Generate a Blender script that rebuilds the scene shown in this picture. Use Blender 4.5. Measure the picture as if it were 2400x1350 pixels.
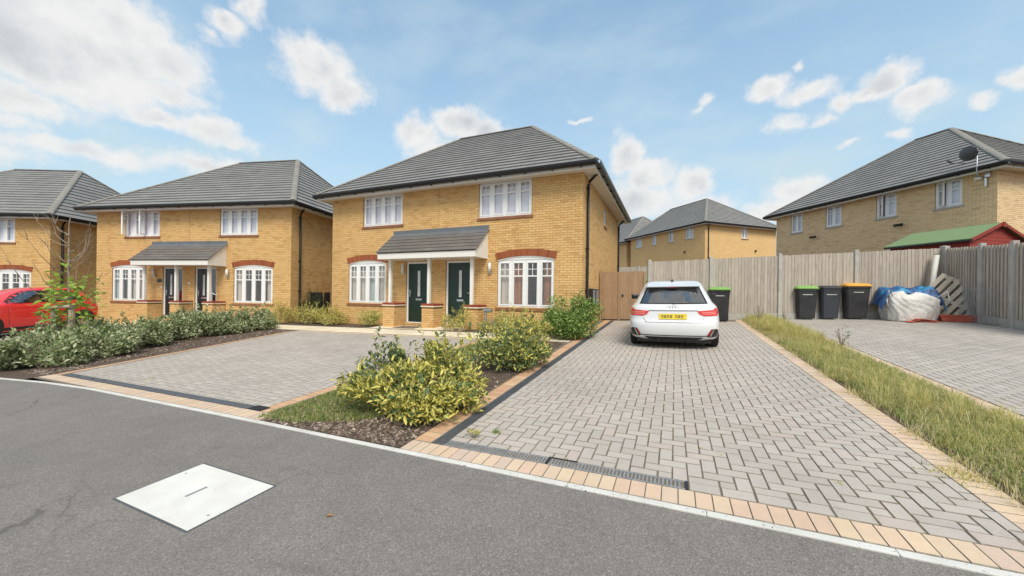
import bpy, math, random
import numpy as np
from mathutils import Matrix, Vector, Quaternion

# ------------------------------------------------------------------ scene, camera, light
S = bpy.context.scene
for o in list(bpy.data.objects):
    bpy.data.objects.remove(o)
COL = S.collection
random.seed(7)
RNG = np.random.default_rng(11)
PI = math.pi
def R(d): return math.radians(d)

GX, GY = 0.0210, 0.0499            # the plot rises gently away from the road
def G(x, y): return GX * x + GY * y
GN = Vector((-GX, -GY, 1)).normalized()
GQ = Vector((0, 0, 1)).rotation_difference(GN)

cam = bpy.data.cameras.new('camera')
cam.sensor_width = 36; cam.lens = 13.046; cam.shift_y = 0.00651
cam.clip_start = 0.05; cam.clip_end = 4000
camo = bpy.data.objects.new('camera', cam); COL.objects.link(camo)
camo.matrix_world = Matrix.Translation((0, 0, 1.4992)) @ Matrix.Rotation(0.4137, 4, 'Z') @ Matrix.Rotation(PI / 2, 4, 'X') @ Matrix.Rotation(0.0140, 4, 'Z')
S.camera = camo

S.view_settings.view_transform = 'Standard'
S.view_settings.look = 'None'
S.view_settings.gamma = 1
S.view_settings.use_curve_mapping = False
S.view_settings.exposure = 1.0
S.render.engine = 'CYCLES'
S.cycles.max_bounces = 8
S.cycles.transparent_max_bounces = 12

SUN_EL, SUN_AZ = R(50), R(144)     # azimuth clockwise from +Y
sd = Vector((math.sin(SUN_AZ) * math.cos(SUN_EL), math.cos(SUN_AZ) * math.cos(SUN_EL), math.sin(SUN_EL)))
sun = bpy.data.lights.new('sun', 'SUN'); sun.energy = 1.7; sun.angle = R(24); sun.color = (1.0, 0.925, 0.80)
suno = bpy.data.objects.new('sun', sun); COL.objects.link(suno)
suno.location = (20, -15, 40)
suno.rotation_euler = (-sd).to_track_quat('-Z', 'Y').to_euler()

# ------------------------------------------------------------------ node helpers
class NT:
    def __init__(s, tree): s.t = tree; s.n = tree.nodes; s.l = tree.links
    def node(s, typ, **kw):
        n = s.n.new(typ)
        for k, v in kw.items():
            if k.startswith('i_'):
                key = k[2:]
                key = int(key) if key.isdigit() else key.replace('_', ' ')
                s.put(n.inputs[key], v)
            else: setattr(n, k, v)
        return n
    def put(s, sock, v):
        if isinstance(v, bpy.types.NodeSocket): s.l.new(v, sock)
        elif isinstance(v, bpy.types.Node): s.l.new(v.outputs[0], sock)
        else: sock.default_value = v
    def math(s, op, a, b=None, c=None, clamp=False):
        n = s.n.new('ShaderNodeMath'); n.operation = op; n.use_clamp = clamp
        for i, v in enumerate((a, b, c)):
            if v is not None: s.put(n.inputs[i], v)
        return n.outputs[0]
    def vmath(s, op, a, b=None):
        n = s.n.new('ShaderNodeVectorMath'); n.operation = op
        s.put(n.inputs[0], a)
        if b is not None: s.put(n.inputs[1], b)
        return n.outputs[0] if op not in ('LENGTH', 'DOT_PRODUCT') else n.outputs['Value']
    def mix(s, f, a, b, mode='MIX'):
        n = s.n.new('ShaderNodeMix'); n.data_type = 'RGBA'; n.blend_type = mode
        s.put(n.inputs['Factor'], f); s.put(n.inputs['A'], a); s.put(n.inputs['B'], b)
        return n.outputs['Result']
    def ramp(s, f, pts, interp='LINEAR'):
        n = s.n.new('ShaderNodeValToRGB'); n.color_ramp.interpolation = interp
        el = n.color_ramp.elements
        while len(el) > 1: el.remove(el[-1])
        el[0].position = pts[0][0]; el[0].color = col4(pts[0][1])
        for p, c in pts[1:]:
            e = el.new(p); e.color = col4(c)
        s.put(n.inputs[0], f); return n.outputs[0]
    def noise(s, vec, scale, detail=3, rough=.55, dist=0, out=0):
        n = s.n.new('ShaderNodeTexNoise')
        n.inputs['Scale'].default_value = scale; n.inputs['Detail'].default_value = detail
        n.inputs['Roughness'].default_value = rough; n.inputs['Distortion'].default_value = dist
        if vec is not None: s.put(n.inputs['Vector'], vec)
        return n.outputs[out]
    def maprange(s, v, a, b, c=0., d=1., smooth=False):
        n = s.n.new('ShaderNodeMapRange'); n.interpolation_type = 'SMOOTHSTEP' if smooth else 'LINEAR'
        for i, x in enumerate((v, a, b, c, d)): s.put(n.inputs[i], x)
        return n.outputs[0]
def col4(c):
    if isinstance(c, (int, float)): return (c, c, c, 1)
    return (c[0], c[1], c[2], 1)

# ------------------------------------------------------------------ world: blue sky with cumulus
W = bpy.data.worlds.new('World'); S.world = W; W.use_nodes = True
w = NT(W.node_tree); w.n.clear()
wo = w.node('ShaderNodeOutputWorld'); bg = w.node('ShaderNodeBackground'); w.l.new(bg.outputs[0], wo.inputs[0])
bg.inputs['Strength'].default_value = 0.15
sky = w.node('ShaderNodeTexSky'); sky.sky_type = 'NISHITA'; sky.sun_disc = False
sky.sun_elevation = SUN_EL; sky.sun_rotation = SUN_AZ
sky.air_density = 1.0; sky.dust_density = 1.6; sky.ozone_density = 1.6; sky.altitude = 0
tc = w.node('ShaderNodeTexCoord'); D = tc.outputs['Generated']
sep = w.node('ShaderNodeSeparateXYZ'); w.l.new(D, sep.inputs[0])
az = w.math('ARCTAN2', sep.outputs[0], sep.outputs[1])
el = w.math('ARCSINE', w.math('MINIMUM', w.math('MAXIMUM', sep.outputs[2], -1.), 1.))
cmb = w.node('ShaderNodeCombineXYZ'); w.l.new(az, cmb.inputs[0]); w.l.new(el, cmb.inputs[1])
n1 = w.noise(D, 7.0, 2, .5, out=1); n2 = w.noise(D, 24.0, 4, .62, out=1)
half = (0.5, 0.5, 0.5)
def vscale(v, s):
    n = w.n.new('ShaderNodeVectorMath'); n.operation = 'SCALE'; w.l.new(v, n.inputs[0]); n.inputs['Scale'].default_value = s; return n.outputs[0]
wob = w.vmath('ADD', vscale(w.vmath('SUBTRACT', n1, half), .04), vscale(w.vmath('SUBTRACT', n2, half), .042))
PQ = w.vmath('ADD', cmb.outputs[0], wob)
# cumulus of the day: azimuth, elevation, half width, half height, weight
BLOBS = [(-1.30, .375, .16, .075, 1.3), (-1.20, .425, .11, .066, 1.2), (-1.16, .365, .055, .030, .8), (-1.35, .295, .10, .030, .85), (-1.26, .46, .12, .055, 1.), (-1.40, .45, .15, .09, 1.1),
         (-1.38, .262, .09, .018, .7), (-1.18, .318, .065, .024, .8), (-1.105, .318, .070, .030, .9), (-1.055, .308, .045, .020, .75),
         (-1.27, .240, .15, .022, .7), (-1.08, .250, .15, .028, .8), (-1.42, .215, .14, .03, .7), (-.98, .215, .13, .03, .42),
         (-1.065, .515, .045, .026, .75), (-1.03, .558, .032, .030, .72), (-1.10, .485, .03, .018, .5),
         (-.905, .492, .090, .060, 1.15), (-.845, .452, .070, .050, 1.05), (-.95, .515, .05, .035, .8),
         (-.67, .395, .065, .048, 1.), (-.56, .428, .085, .048, 1.1), (-.49, .41, .07, .044, 1.05), (-.62, .345, .09, .05, .95), (-.50, .345, .10, .05, .9),
         (-.125, .345, .050, .058, 1.1), (-.065, .295, .065, .050, 1.1), (.03, .268, .055, .046, 1.05), (-.10, .235, .13, .055, 1.0), (.05, .205, .12, .035, .8),
         (-.245, .436, .034, .009, .7), (.185, .438, .052, .026, 1.05), (.255, .415, .058, .024, 1.), (.30, .385, .026, .022, .8),
         (.215, .362, .040, .022, .62), (.275, .356, .030, .016, .6), (.365, .398, .050, .034, 1.1), (.412, .352, .042, .032, 1.05), (.34, .388, .034, .018, .8),
         (.485, .322, .022, .016, .7), (.530, .345, .030, .026, .85), (.32, .302, .022, .010, .6), (.391, .297, .022, .013, .62),
         (.235, .225, .060, .034, .85), (.20, .19, .09, .03, .7), (.06, .447, .02, .013, .55), (.045, .432, .016, .010, .5), (.24, .46, .012, .008, .5), (.56, .29, .02, .01, .5)]
dens = None
for (a0, e0, ra, re, wt) in BLOBS:
    mp = w.node('ShaderNodeMapping'); mp.vector_type = 'POINT'
    mp.inputs['Location'].default_value = (-a0 / ra, -e0 / re, 0); mp.inputs['Scale'].default_value = (1 / ra, 1 / re, 0)
    w.l.new(PQ, mp.inputs['Vector'])
    v = w.math('SUBTRACT', 1.15, w.vmath('LENGTH', mp.outputs[0]))
    v = w.math('MULTIPLY', v, wt)
    dens = v if dens is None else w.math('SMOOTH_MAX', dens, v, 0.10)
# unseen broken cloud outside the view, thickened to raise the ambient light
gen = w.noise(w.vmath('MULTIPLY', D, (1.0, 1.0, 2.0)), 3.1, 5, .56)
genm = w.maprange(gen, .34, .56, -.6, 1.0)
away = w.maprange(w.vmath('DOT_PRODUCT', D, (-.402, .916, 0.)), .42, .10, 0., 1., True)
genv = w.math('SUBTRACT', w.math('MULTIPLY', w.math('ADD', genm, 1.), away), 1.)
dens = w.math('MAXIMUM', dens, genv)
fine = w.noise(D, 20.0, 7, .66)
dens2 = w.math('ADD', dens, w.math('MULTIPLY', w.math('SUBTRACT', fine, .5), 1.15))
alpha = w.maprange(dens2, .02, .68, 0., 1., True)
# shading inside the clouds: broad soft greys, brighter rims towards the sun
shade = w.noise(D, 8.0, 4, .55)
bil = w.noise(D, 30.0, 4, .6)
thick = w.maprange(dens, .35, 1.1, 0., 1., True)
lum = w.math('SUBTRACT', w.math('ADD', 1.02, w.math('MULTIPLY', w.math('SUBTRACT', bil, .5), .30)), w.math('MULTIPLY', thick, w.maprange(shade, .34, .62, .40, .04)))
ccol = w.mix(w.maprange(lum, .62, 1.0), (2.0, 2.1, 2.22, 1), (2.95, 2.95, 2.92, 1))
# veil of high haze, stronger to the horizon
sk = w.mix(1.0, sky.outputs[0], (.50, .76, .80, 1), 'MULTIPLY')
veil = w.maprange(el, 0.02, .70, .86, .34, True)
cir = w.maprange(w.noise(w.vmath('MULTIPLY', D, (1.6, 3.0, 4.0)), 2.2, 4, .55), .38, .72, 0., .25, True)
skyc = w.mix(w.math('ADD', veil, cir, clamp=True), sk, (2.0, 2.5, 2.75, 1))
full = w.mix(w.math('MULTIPLY', alpha, .97), skyc, ccol)
w.l.new(full, bg.inputs['Color'])

# ------------------------------------------------------------------ materials
MATS = {}
def mat(name, build):
    m = bpy.data.materials.new(name); m.use_nodes = True
    t = NT(m.node_tree); t.n.clear()
    out = t.node('ShaderNodeOutputMaterial')
    b = t.node('ShaderNodeBsdfPrincipled')
    t.l.new(b.outputs[0], out.inputs[0])
    t.out = out; t.b = b
    build(t, b)
    MATS[name] = m
    return m
def bump(t, h, strength=.3, dist=.01, b=None):
    n = t.node('ShaderNodeBump', i_Strength=strength, i_Distance=dist, i_Height=h)
    t.l.new(n.outputs[0], (b or t.b).inputs['Normal'])
def rnd(t):
    oi = t.node('ShaderNodeObjectInfo'); ge = t.node('ShaderNodeNewGeometry')
    return t.math('FRACT', t.math('ADD', t.math('MULTIPLY', oi.outputs['Random'], 7.31), ge.outputs['Random Per Island']))
def pos(t): return t.node('ShaderNodeNewGeometry').outputs['Position']
def plain(name, c, rough=.5, metal=0, var=.06, scale=6., bmp=0, spec=.5, coat=0):
    def f(t, b):
        n = t.noise(pos(t), scale, 4)
        c1 = [x * (1 - var) for x in c]; c2 = [min(1, x * (1 + var)) for x in c]
        t.put(b.inputs['Base Color'], t.ramp(n, [(.3, c1), (.7, c2)]))
        t.put(b.inputs['Roughness'], t.maprange(n, .3, .7, max(0, rough - .05), min(1, rough + .05)))
        b.inputs['Metallic'].default_value = metal
        b.inputs['Specular IOR Level'].default_value = spec
        if coat: b.inputs['Coat Weight'].default_value = coat; b.inputs['Coat Roughness'].default_value = .06
        if bmp: bump(t, t.noise(pos(t), scale * 12, 3), bmp, .004)
    return mat(name, f)

def brickmat(name, ca, cb, cc, dirt=.12):
    def f(t, b):
        r = rnd(t); P = pos(t)
        c = t.ramp(r, [(0, ca), (.55, cb), (.9, cc), (1, [x * .78 for x in cc])])
        n = t.noise(P, 34, 4, .65); n2 = t.noise(P, .55, 3)
        c = t.mix(.45, c, t.ramp(n, [(.28, [x * .62 for x in cb]), (.55, cb), (.78, [min(1, x * 1.28) for x in ca])]), 'MIX')
        c = t.mix(1.0, c, t.ramp(n2, [(.3, 1 - dirt), (.7, 1.0)]), 'MULTIPLY')
        t.put(b.inputs['Base Color'], c); b.inputs['Roughness'].default_value = .88
        b.inputs['Specular IOR Level'].default_value = .25
        bump(t, n, .5, .006)
    return mat(name, f)
brickmat('buff_brick', (.79, .53, .245), (.73, .46, .195), (.62, .36, .138))
brickmat('pale_brick', (.86, .655, .42), (.80, .59, .355), (.70, .485, .275))
brickmat('red_brick', (.42, .140, .060), (.34, .105, .046), (.25, .078, .038))
brickmat('coping_brick', (.36, .085, .045), (.30, .066, .036), (.22, .05, .03))
brickmat('sill_brick', (.36, .165, .095), (.31, .14, .08), (.25, .11, .065))
def mortar(name, c):
    def f(t, b):
        n = t.noise(pos(t), 60, 4); n2 = t.noise(pos(t), .7, 3)
        c1 = t.ramp(n, [(.3, [x * .8 for x in c]), (.7, [min(1, x * 1.15) for x in c])])
        t.put(b.inputs['Base Color'], t.mix(1., c1, t.ramp(n2, [(.3, .88), (.7, 1.)]), 'MULTIPLY')); b.inputs['Roughness'].default_value = .95
        bump(t, n, .4, .005)
    return mat(name, f)
mortar('mortar', (.35, .21, .088))
mortar('pale_mortar', (.42, .28, .135))
mortar('red_mortar', (.40, .27, .15))
def farbrick(name, ca, cb, mo):
    def f(t, b):
        uv = t.node('ShaderNodeUVMap')
        bt = t.node('ShaderNodeTexBrick', i_Vector=uv.outputs[0], i_Scale=1.0)
        for k, v in (('Color1', ca), ('Color2', cb), ('Mortar', mo)): bt.inputs[k].default_value = col4(v)
        bt.inputs['Mortar Size'].default_value = .006; bt.inputs['Brick Width'].default_value = .225; bt.inputs['Row Height'].default_value = .075
        n2 = t.noise(pos(t), .6, 3)
        t.put(b.inputs['Base Color'], t.mix(1., bt.outputs[0], t.ramp(n2, [(.3, .9), (.7, 1.)]), 'MULTIPLY')); b.inputs['Roughness'].default_value = .9
        bump(t, bt.outputs['Fac'], -.3, .004)
    return mat(name, f)
farbrick('far_brick', (.80, .55, .265), (.74, .475, .212), (.48, .295, .13))
farbrick('far_pale_brick', (.72, .53, .28), (.66, .46, .23), (.46, .31, .15))

def paver(name, cols, speck=.25, jit=.5):
    def f(t, b):
        r = rnd(t); P = pos(t)
        c = t.ramp(r, cols)
        n = t.noise(P, 130, 3, .7); n2 = t.noise(P, .9, 4, .6); n3 = t.noise(P, 11, 4, .6)
        c = t.mix(speck, c, t.ramp(n, [(.3, .12), (.5, .4), (.7, .8)]), 'SOFT_LIGHT')
        c = t.mix(.9, c, t.ramp(n2, [(.25, .84), (.55, 1.), (.8, 1.06)]), 'MULTIPLY')
        c = t.mix(.55, c, t.ramp(n3, [(.3, .88), (.6, 1.)]), 'MULTIPLY')
        t.put(b.inputs['Base Color'], c); b.inputs['Roughness'].default_value = .82
        b.inputs['Specular IOR Level'].default_value = .3
        bump(t, n, .35, .003)
    return mat(name, f)
paver('grey_paver', [(0, (.435, .392, .355)), (.5, (.465, .420, .381)), (.85, (.49, .444, .404)), (1, (.485, .412, .372))])
paver('worn_grey_paver', [(0, (.42, .382, .348)), (.6, (.46, .418, .383)), (1, (.50, .455, .418))])
paver('tan_paver', [(0, (.64, .475, .335)), (.3, (.63, .46, .35)), (.55, (.67, .525, .37)), (.8, (.58, .445, .365)), (1, (.67, .535, .355))])
paver('orange_paver', [(0, (.58, .35, .21)), (.4, (.62, .40, .245)), (.7, (.54, .315, .195)), (1, (.66, .45, .27))])
paver('cream_slab', [(0, (.74, .65, .50)), (.5, (.78, .69, .54)), (1, (.70, .61, .46))], .12)
def vsc(t, v, k):
    n = t.n.new('ShaderNodeVectorMath'); n.operation = 'SCALE'; t.l.new(v, n.inputs[0]); n.inputs['Scale'].default_value = k; return n.outputs[0]
def f_asphalt(t, b):
    P = pos(t)
    v = t.node('ShaderNodeTexVoronoi', i_Vector=P, i_Scale=150.); v2 = t.noise(P, 260, 2, .7)
    n2 = t.noise(P, .5, 4, .6); n3 = t.noise(P, 3.0, 5, .65)
    c = t.ramp(v.outputs['Color'], [(0, (.10, .092, .085)), (.45, (.235, .22, .205)), (.8, (.38, .355, .33)), (1, (.64, .60, .56))])
    c = t.mix(.5, c, t.ramp(v2, [(.3, .07), (.7, .33)]))
    c = t.mix(1., c, t.ramp(n2, [(.28, (.96, .93, .905)), (.72, (1.16, 1.10, 1.055))]), 'MULTIPLY')
    c = t.mix(1., c, t.ramp(n3, [(.25, .86), (.6, 1.)]), 'MULTIPLY')
    # faint damp scuffs drawn out along the road
    st = t.noise(t.vmath('MULTIPLY', P, (.35, 2.2, 1.)), 1.3, 4, .6, 1.0)
    c = t.mix(t.maprange(st, .60, .74, 0., .30, True), c, (.085, .083, .080, 1))
    c = t.mix(1., c, (.80, .795, .79, 1), 'MULTIPLY')
    ck = t.node('ShaderNodeTexVoronoi', i_Vector=t.vmath('ADD', P, vsc(t, t.noise(P, 1.6, 4, .6, out=1), .55)), i_Scale=.42); ck.feature = 'DISTANCE_TO_EDGE'
    ckm = t.math('MULTIPLY', t.maprange(ck.outputs['Distance'], .0, .006, 1., 0.), t.maprange(t.noise(P, .45, 2), .52, .62, 0., .6))
    c = t.mix(ckm, c, (.05, .048, .046, 1))
    sp_ = t.noise(P, 2.1, 3, .5); c = t.mix(t.maprange(sp_, .70, .76, 0., .35, True), c, (.10, .095, .09, 1))
    t.put(b.inputs['Base Color'], c); b.inputs['Roughness'].default_value = .86
    bump(t, v.outputs['Distance'], .4, .005)
mat('asphalt', f_asphalt)
def f_soil(t, b):
    P = pos(t); n = t.noise(P, 38, 5, .7); v = t.node('ShaderNodeTexVoronoi', i_Vector=P, i_Scale=55.)
    c = t.ramp(v.outputs['Color'], [(0, (.045, .030, .022)), (.5, (.10, .068, .05)), (1, (.22, .16, .12))])
    t.put(b.inputs['Base Color'], t.mix(.5, c, t.ramp(n, [(.3, (.04, .028, .02)), (.7, (.16, .11, .08))]))); b.inputs['Roughness'].default_value = .95
    bump(t, n, .8, .03)
mat('soil', f_soil)
def f_chip(t, b):
    c = t.ramp(rnd(t), [(0, (.075, .052, .040)), (.5, (.17, .125, .098)), (.85, (.30, .235, .19)), (1, (.52, .44, .37))])
    t.put(b.inputs['Base Color'], c); b.inputs['Roughness'].default_value = .9
mat('bark', f_chip)
def f_sand(t, b):
    P = pos(t); n = t.noise(P, 25, 4); m = t.noise(P, 1.3, 4, .6)
    c = t.ramp(n, [(.3, (.12, .102, .08)), (.7, (.21, .178, .138))])
    c = t.mix(t.maprange(m, .50, .66, 0., .85, True), c, (.20, .135, .05, 1))
    t.put(b.inputs['Base Color'], c); b.inputs['Roughness'].default_value = .95
mat('joint_sand', f_sand)
def f_kerb(t, b):
    P = pos(t); n = t.noise(P, 45, 3, .7); m = t.noise(P, 3, 3)
    c = t.mix(t.maprange(n, .62, .68, 0., 1.), t.ramp(m, [(.3, (.54, .53, .50)), (.7, (.66, .65, .62))]), (.10, .095, .09, 1))
    t.put(b.inputs['Base Color'], c); b.inputs['Roughness'].default_value = .8
mat('kerb_white', f_kerb)
def f_cover(t, b):
    P = pos(t); n = t.noise(P, 42, 4, .6); m = t.noise(P, 4, 4, .6)
    c = t.mix(t.maprange(n, .67, .74, 0., .75), t.ramp(m, [(.3, (.62, .605, .565)), (.7, (.73, .72, .685))]), (.16, .155, .15, 1))
    t.put(b.inputs['Base Color'], c); b.inputs['Roughness'].default_value = .6
mat('cover_white', f_cover)
def tilemat(name, ca, cb, cc):
    def f(t, b):
        r = rnd(t); P = pos(t); n = t.noise(P, 22, 4, .65); n2 = t.noise(P, 1.1, 4, .6)
        c = t.ramp(r, [(0, ca), (.6, cb), (1, cc)])
        c = t.mix(.5, c, t.ramp(n, [(.3, [x * .7 for x in cb]), (.75, [x * 1.35 for x in cc])]))
        c = t.mix(.8, c, t.ramp(n2, [(.3, .84), (.7, 1.08)]), 'MULTIPLY')
        t.put(b.inputs['Base Color'], c); b.inputs['Roughness'].default_value = .62
        b.inputs['Specular IOR Level'].default_value = .45
        bump(t, n, .25, .004)
    return mat(name, f)
tilemat('roof_tile', (.19, .188, .184), (.22, .217, .211), (.26, .255, .245))
tilemat('porch_tile', (.105, .097, .092), (.135, .124, .116), (.17, .154, .142))
tilemat('ridge_tile', (.20, .19, .17), (.235, .222, .195), (.27, .255, .22))
plain('roof_underlay', (.03, .03, .032), .9)
plain('upvc', (.80, .80, .80), .32, var=.02)
plain('fascia_white', (.76, .74, .70), .45, var=.03)
plain('soffit', (.72, .66, .56), .6, var=.03)
plain('gutter_black', (.012, .012, .013), .32, var=.2)
plain('lead', (.13, .145, .165), .5, var=.15, scale=3)
plain('green_door', (.007, .028, .021), .35, var=.08)
plain('black_door', (.016, .018, .022), .3, var=.1)
plain('steel', (.62, .62, .62), .3, 1., var=.05)
plain('chrome', (.8, .8, .82), .15, 1., var=.02)
plain('black_plastic', (.018, .018, .02), .5, var=.2)
plain('dark_iron', (.03, .031, .033), .55, var=.25, scale=30)
plain('drain_grey', (.23, .235, .245), .55, var=.2, scale=20)
plain('slate_strip', (.085, .092, .105), .6, var=.15, scale=8)
plain('concrete', (.40, .385, .355), .9, var=.16, scale=5, bmp=.3)
plain('blind', (.88, .85, .93), .9, var=.04)
plain('curtain_beige', (.66, .58, .48), .95, var=.08)
plain('curtain_green', (.50, .56, .52), .95, var=.08)
plain('curtain_brown', (.40, .165, .08), .9, var=.15)
plain('room', (.55, .48, .38), .95)
plain('room_dark', (.12, .105, .09), .95)
plain('tyre', (.012, .012, .012), .8, var=.15, scale=30)
plain('bin_black', (.026, .026, .029), .55, var=.35, scale=4)
plain('bin_grey', (.036, .041, .052), .5, var=.12)
plain('lid_green', (.20, .40, .09), .45, var=.08)
plain('lid_orange', (.70, .34, .05), .45, var=.08)
plain('lid_black', (.025, .025, .028), .45, var=.1)
plain('terracotta', (.42, .090, .050), .7, var=.2, scale=9)
plain('galvanised', (.36, .38, .41), .45, .8, var=.15)
plain('pvc_pipe', (.56, .56, .53), .55, var=.08)
plain('shed_red', (.25, .032, .020), .75, var=.15, scale=9)
plain('shed_felt', (.17, .25, .12), .95, var=.12, scale=14, bmp=.4)
plain('grey_felt', (.30, .29, .27), .95, var=.15)
plain('dish', (.075, .078, .083), .55, var=.1)
plain('lamp_glass', (.75, .74, .70), .3, var=.03)
plain('doormat', (.17, .125, .095), .98, var=.5, scale=60, bmp=.8)
plain('plate_yellow', (.74, .56, .035), .4, var=.03)
plain('plate_mark', (.12, .10, .03), .5)
plain('red_lamp', (.62, .018, .012), .12, var=.12, scale=14, coat=1.)
plain('lamp_pale', (.85, .30, .24), .15, coat=1.)
plain('reflector', (.30, .008, .012), .2)
plain('car_black', (.012, .012, .013), .35)
plain('shadow_gap', (.02, .02, .02), .8)
def paint(name, c):
    def f(t, b):
        t.put(b.inputs['Base Color'], t.ramp(t.noise(pos(t), 2, 2), [(.3, [x * .98 for x in c]), (.7, c)]))
        b.inputs['Roughness'].default_value = .35; b.inputs['Coat Weight'].default_value = 1.; b.inputs['Coat Roughness'].default_value = .04
    return mat(name, f)
paint('white_paint', (.70, .71, .73)); paint('red_paint', (.74, .018, .02))
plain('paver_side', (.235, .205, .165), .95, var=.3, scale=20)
def glassmat(name, tint, base=.10, refl=(1, 1, 1)):
    m = bpy.data.materials.new(name); m.use_nodes = True; t = NT(m.node_tree); t.n.clear()
    out = t.node('ShaderNodeOutputMaterial'); tr = t.node('ShaderNodeBsdfTransparent', i_Color=col4(tint)); gl = t.node('ShaderNodeBsdfGlossy', i_Color=col4(refl), i_Roughness=.02)
    lw = t.node('ShaderNodeLayerWeight', i_Blend=.5); fr = t.math('ADD', .02, t.math('MULTIPLY', .98, t.math('POWER', lw.outputs['Facing'], 4.5)))
    n = t.noise(pos(t), 1.2, 2); bp = t.node('ShaderNodeBump', i_Strength=.04, i_Distance=.05, i_Height=n); t.l.new(bp.outputs[0], gl.inputs['Normal'])
    mx = t.node('ShaderNodeMixShader'); t.put(mx.inputs[0], t.math('ADD', fr, base, clamp=True)); t.l.new(tr.outputs[0], mx.inputs[1]); t.l.new(gl.outputs[0], mx.inputs[2])
    t.l.new(mx.outputs[0], out.inputs[0]); MATS[name] = m
glassmat('glass', (.93, .94, .95), .05); glassmat('car_glass', (.18, .20, .21), .22); plain('obscure_glass', (.58, .58, .57), .22, var=.25, scale=40)
def woodmat(name, ca, cb, cc, sc=1.0):
    def f(t, b):
        r = rnd(t); tcn = t.node('ShaderNodeTexCoord'); oi = t.node('ShaderNodeObjectInfo')
        v = t.vmath('ADD', t.vmath('MULTIPLY', tcn.outputs['Object'], (9 * sc, 9 * sc, .55 * sc)), t.vmath('MULTIPLY', oi.outputs['Location'], (3.1, 5.7, 2.3)))
        gr = t.noise(v, 5, 5, .65, .6); kn = t.noise(pos(t), 6, 3, .5)
        c = t.ramp(r, [(0, ca), (.5, cb), (1, cc)])
        c = t.mix(.6, c, t.ramp(gr, [(.3, [x * .55 for x in cb]), (.52, cb), (.75, [x * 1.25 for x in ca])]))
        c = t.mix(t.maprange(kn, .68, .76, 0., .6), c, col4([x * .35 for x in cb]))
        t.put(b.inputs['Base Color'], c); b.inputs['Roughness'].default_value = .9
        bump(t, gr, .4, .004)
    return mat(name, f)
woodmat('fence_wood', (.49, .435, .375), (.405, .355, .30), (.285, .245, .205))
woodmat('gate_wood', (.40, .27, .16), (.35, .225, .13), (.29, .18, .10))
woodmat('pallet_wood', (.62, .54, .43), (.55, .47, .37), (.44, .36, .27))
woodmat('stake_wood', (.44, .37, .28), (.38, .31, .23), (.33, .26, .19))
woodmat('bark_wood', (.34, .28, .22), (.28, .22, .17), (.22, .17, .13))
def leafmat(name, ramp_pts, edge=None, trans=.25, rough=.45):
    m = bpy.data.materials.new(name); m.use_nodes = True; t = NT(m.node_tree); t.n.clear()
    out = t.node('ShaderNodeOutputMaterial'); b = t.node('ShaderNodeBsdfPrincipled')
    r = rnd(t); c = t.ramp(r, ramp_pts)
    if edge:
        uv = t.node('ShaderNodeUVMap'); sp = t.node('ShaderNodeSeparateXYZ', i_0=uv.outputs[0])
        k = t.maprange(t.math('ADD', sp.outputs[0], t.math('MULTIPLY', t.math('SUBTRACT', t.noise(pos(t), 90, 2), .5), .5)), edge[1], edge[2], 0., 1., True)
        c = t.mix(k, c, t.ramp(r, edge[0]))
    n = t.noise(pos(t), 60, 3); c = t.mix(.5, c, t.ramp(n, [(.3, .72), (.7, 1.15)]), 'MULTIPLY')
    t.put(b.inputs['Base Color'], c); b.inputs['Roughness'].default_value = rough; b.inputs['Specular IOR Level'].default_value = .4
    tl = t.node('ShaderNodeBsdfTranslucent'); t.put(tl.inputs['Color'], c)
    mx = t.node('ShaderNodeMixShader', i_0=trans); t.l.new(b.outputs[0], mx.inputs[1]); t.l.new(tl.outputs[0], mx.inputs[2]); t.l.new(mx.outputs[0], out.inputs[0])
    MATS[name] = m
YG = [(0, (.84, .71, .17)), (.5, (.76, .66, .17)), (.78, (.52, .48, .13)), (.84, (.14, .20, .06)), (1, (.08, .145, .06))]
YE = [(0, (.30, .33, .08)), (.6, (.18, .24, .07)), (1, (.07, .13, .055))]
leafmat('variegated_leaf', YG, (YE, .45, .8))
leafmat('variegated_green', [(0, (.52, .49, .14)), (.34, (.30, .34, .11)), (.40, (.15, .22, .09)), (1, (.085, .15, .085))], (YE, .5, .9))
leafmat('gold_leaf', [(0, (.72, .62, .20)), (.5, (.62, .55, .17)), (.78, (.44, .44, .13)), (1, (.18, .25, .07))])
leafmat('silver_leaf', [(0, (.14, .19, .075)), (.4, (.25, .31, .135)), (.75, (.42, .46, .25)), (1, (.66, .67, .46))])
leafmat('box_leaf', [(0, (.11, .20, .045)), (.5, (.19, .31, .07)), (.8, (.32, .45, .12)), (1, (.48, .56, .20))])
leafmat('dark_leaf', [(0, (.018, .035, .015)), (.6, (.035, .062, .028)), (1, (.075, .105, .055))])
leafmat('lime_leaf', [(0, (.25, .40, .05)), (.5, (.36, .52, .08)), (1, (.50, .62, .15))], None, .4)
leafmat('grass_blade', [(0, (.17, .28, .05)), (.18, (.32, .39, .08)), (.34, (.62, .55, .17)), (.65, (.80, .68, .29)), (1, (.90, .80, .48))], None, .45, .6)
leafmat('green_blade', [(0, (.17, .29, .055)), (.5, (.27, .38, .085)), (.8, (.50, .48, .18)), (1, (.70, .61, .32))], None, .45, .6)
leafmat('straw_blade', [(0, (.52, .44, .20)), (.5, (.72, .62, .34)), (1, (.86, .78, .52))], None, .4, .7)
leafmat('dry_leaf', [(0, (.34, .15, .06)), (1, (.46, .27, .14))], None, .2)
def f_bag(t, b):
    P = pos(t); n = t.noise(P, 5, 4, .6); wv = t.noise(P, 120, 2)
    t.put(b.inputs['Base Color'], t.ramp(n, [(.3, (.52, .50, .46)), (.65, (.72, .71, .69))])); b.inputs['Roughness'].default_value = .65
    bump(t, t.noise(P, 11, 4, .6, 1.2), .9, .03)
mat('bulk_bag', f_bag)
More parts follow.
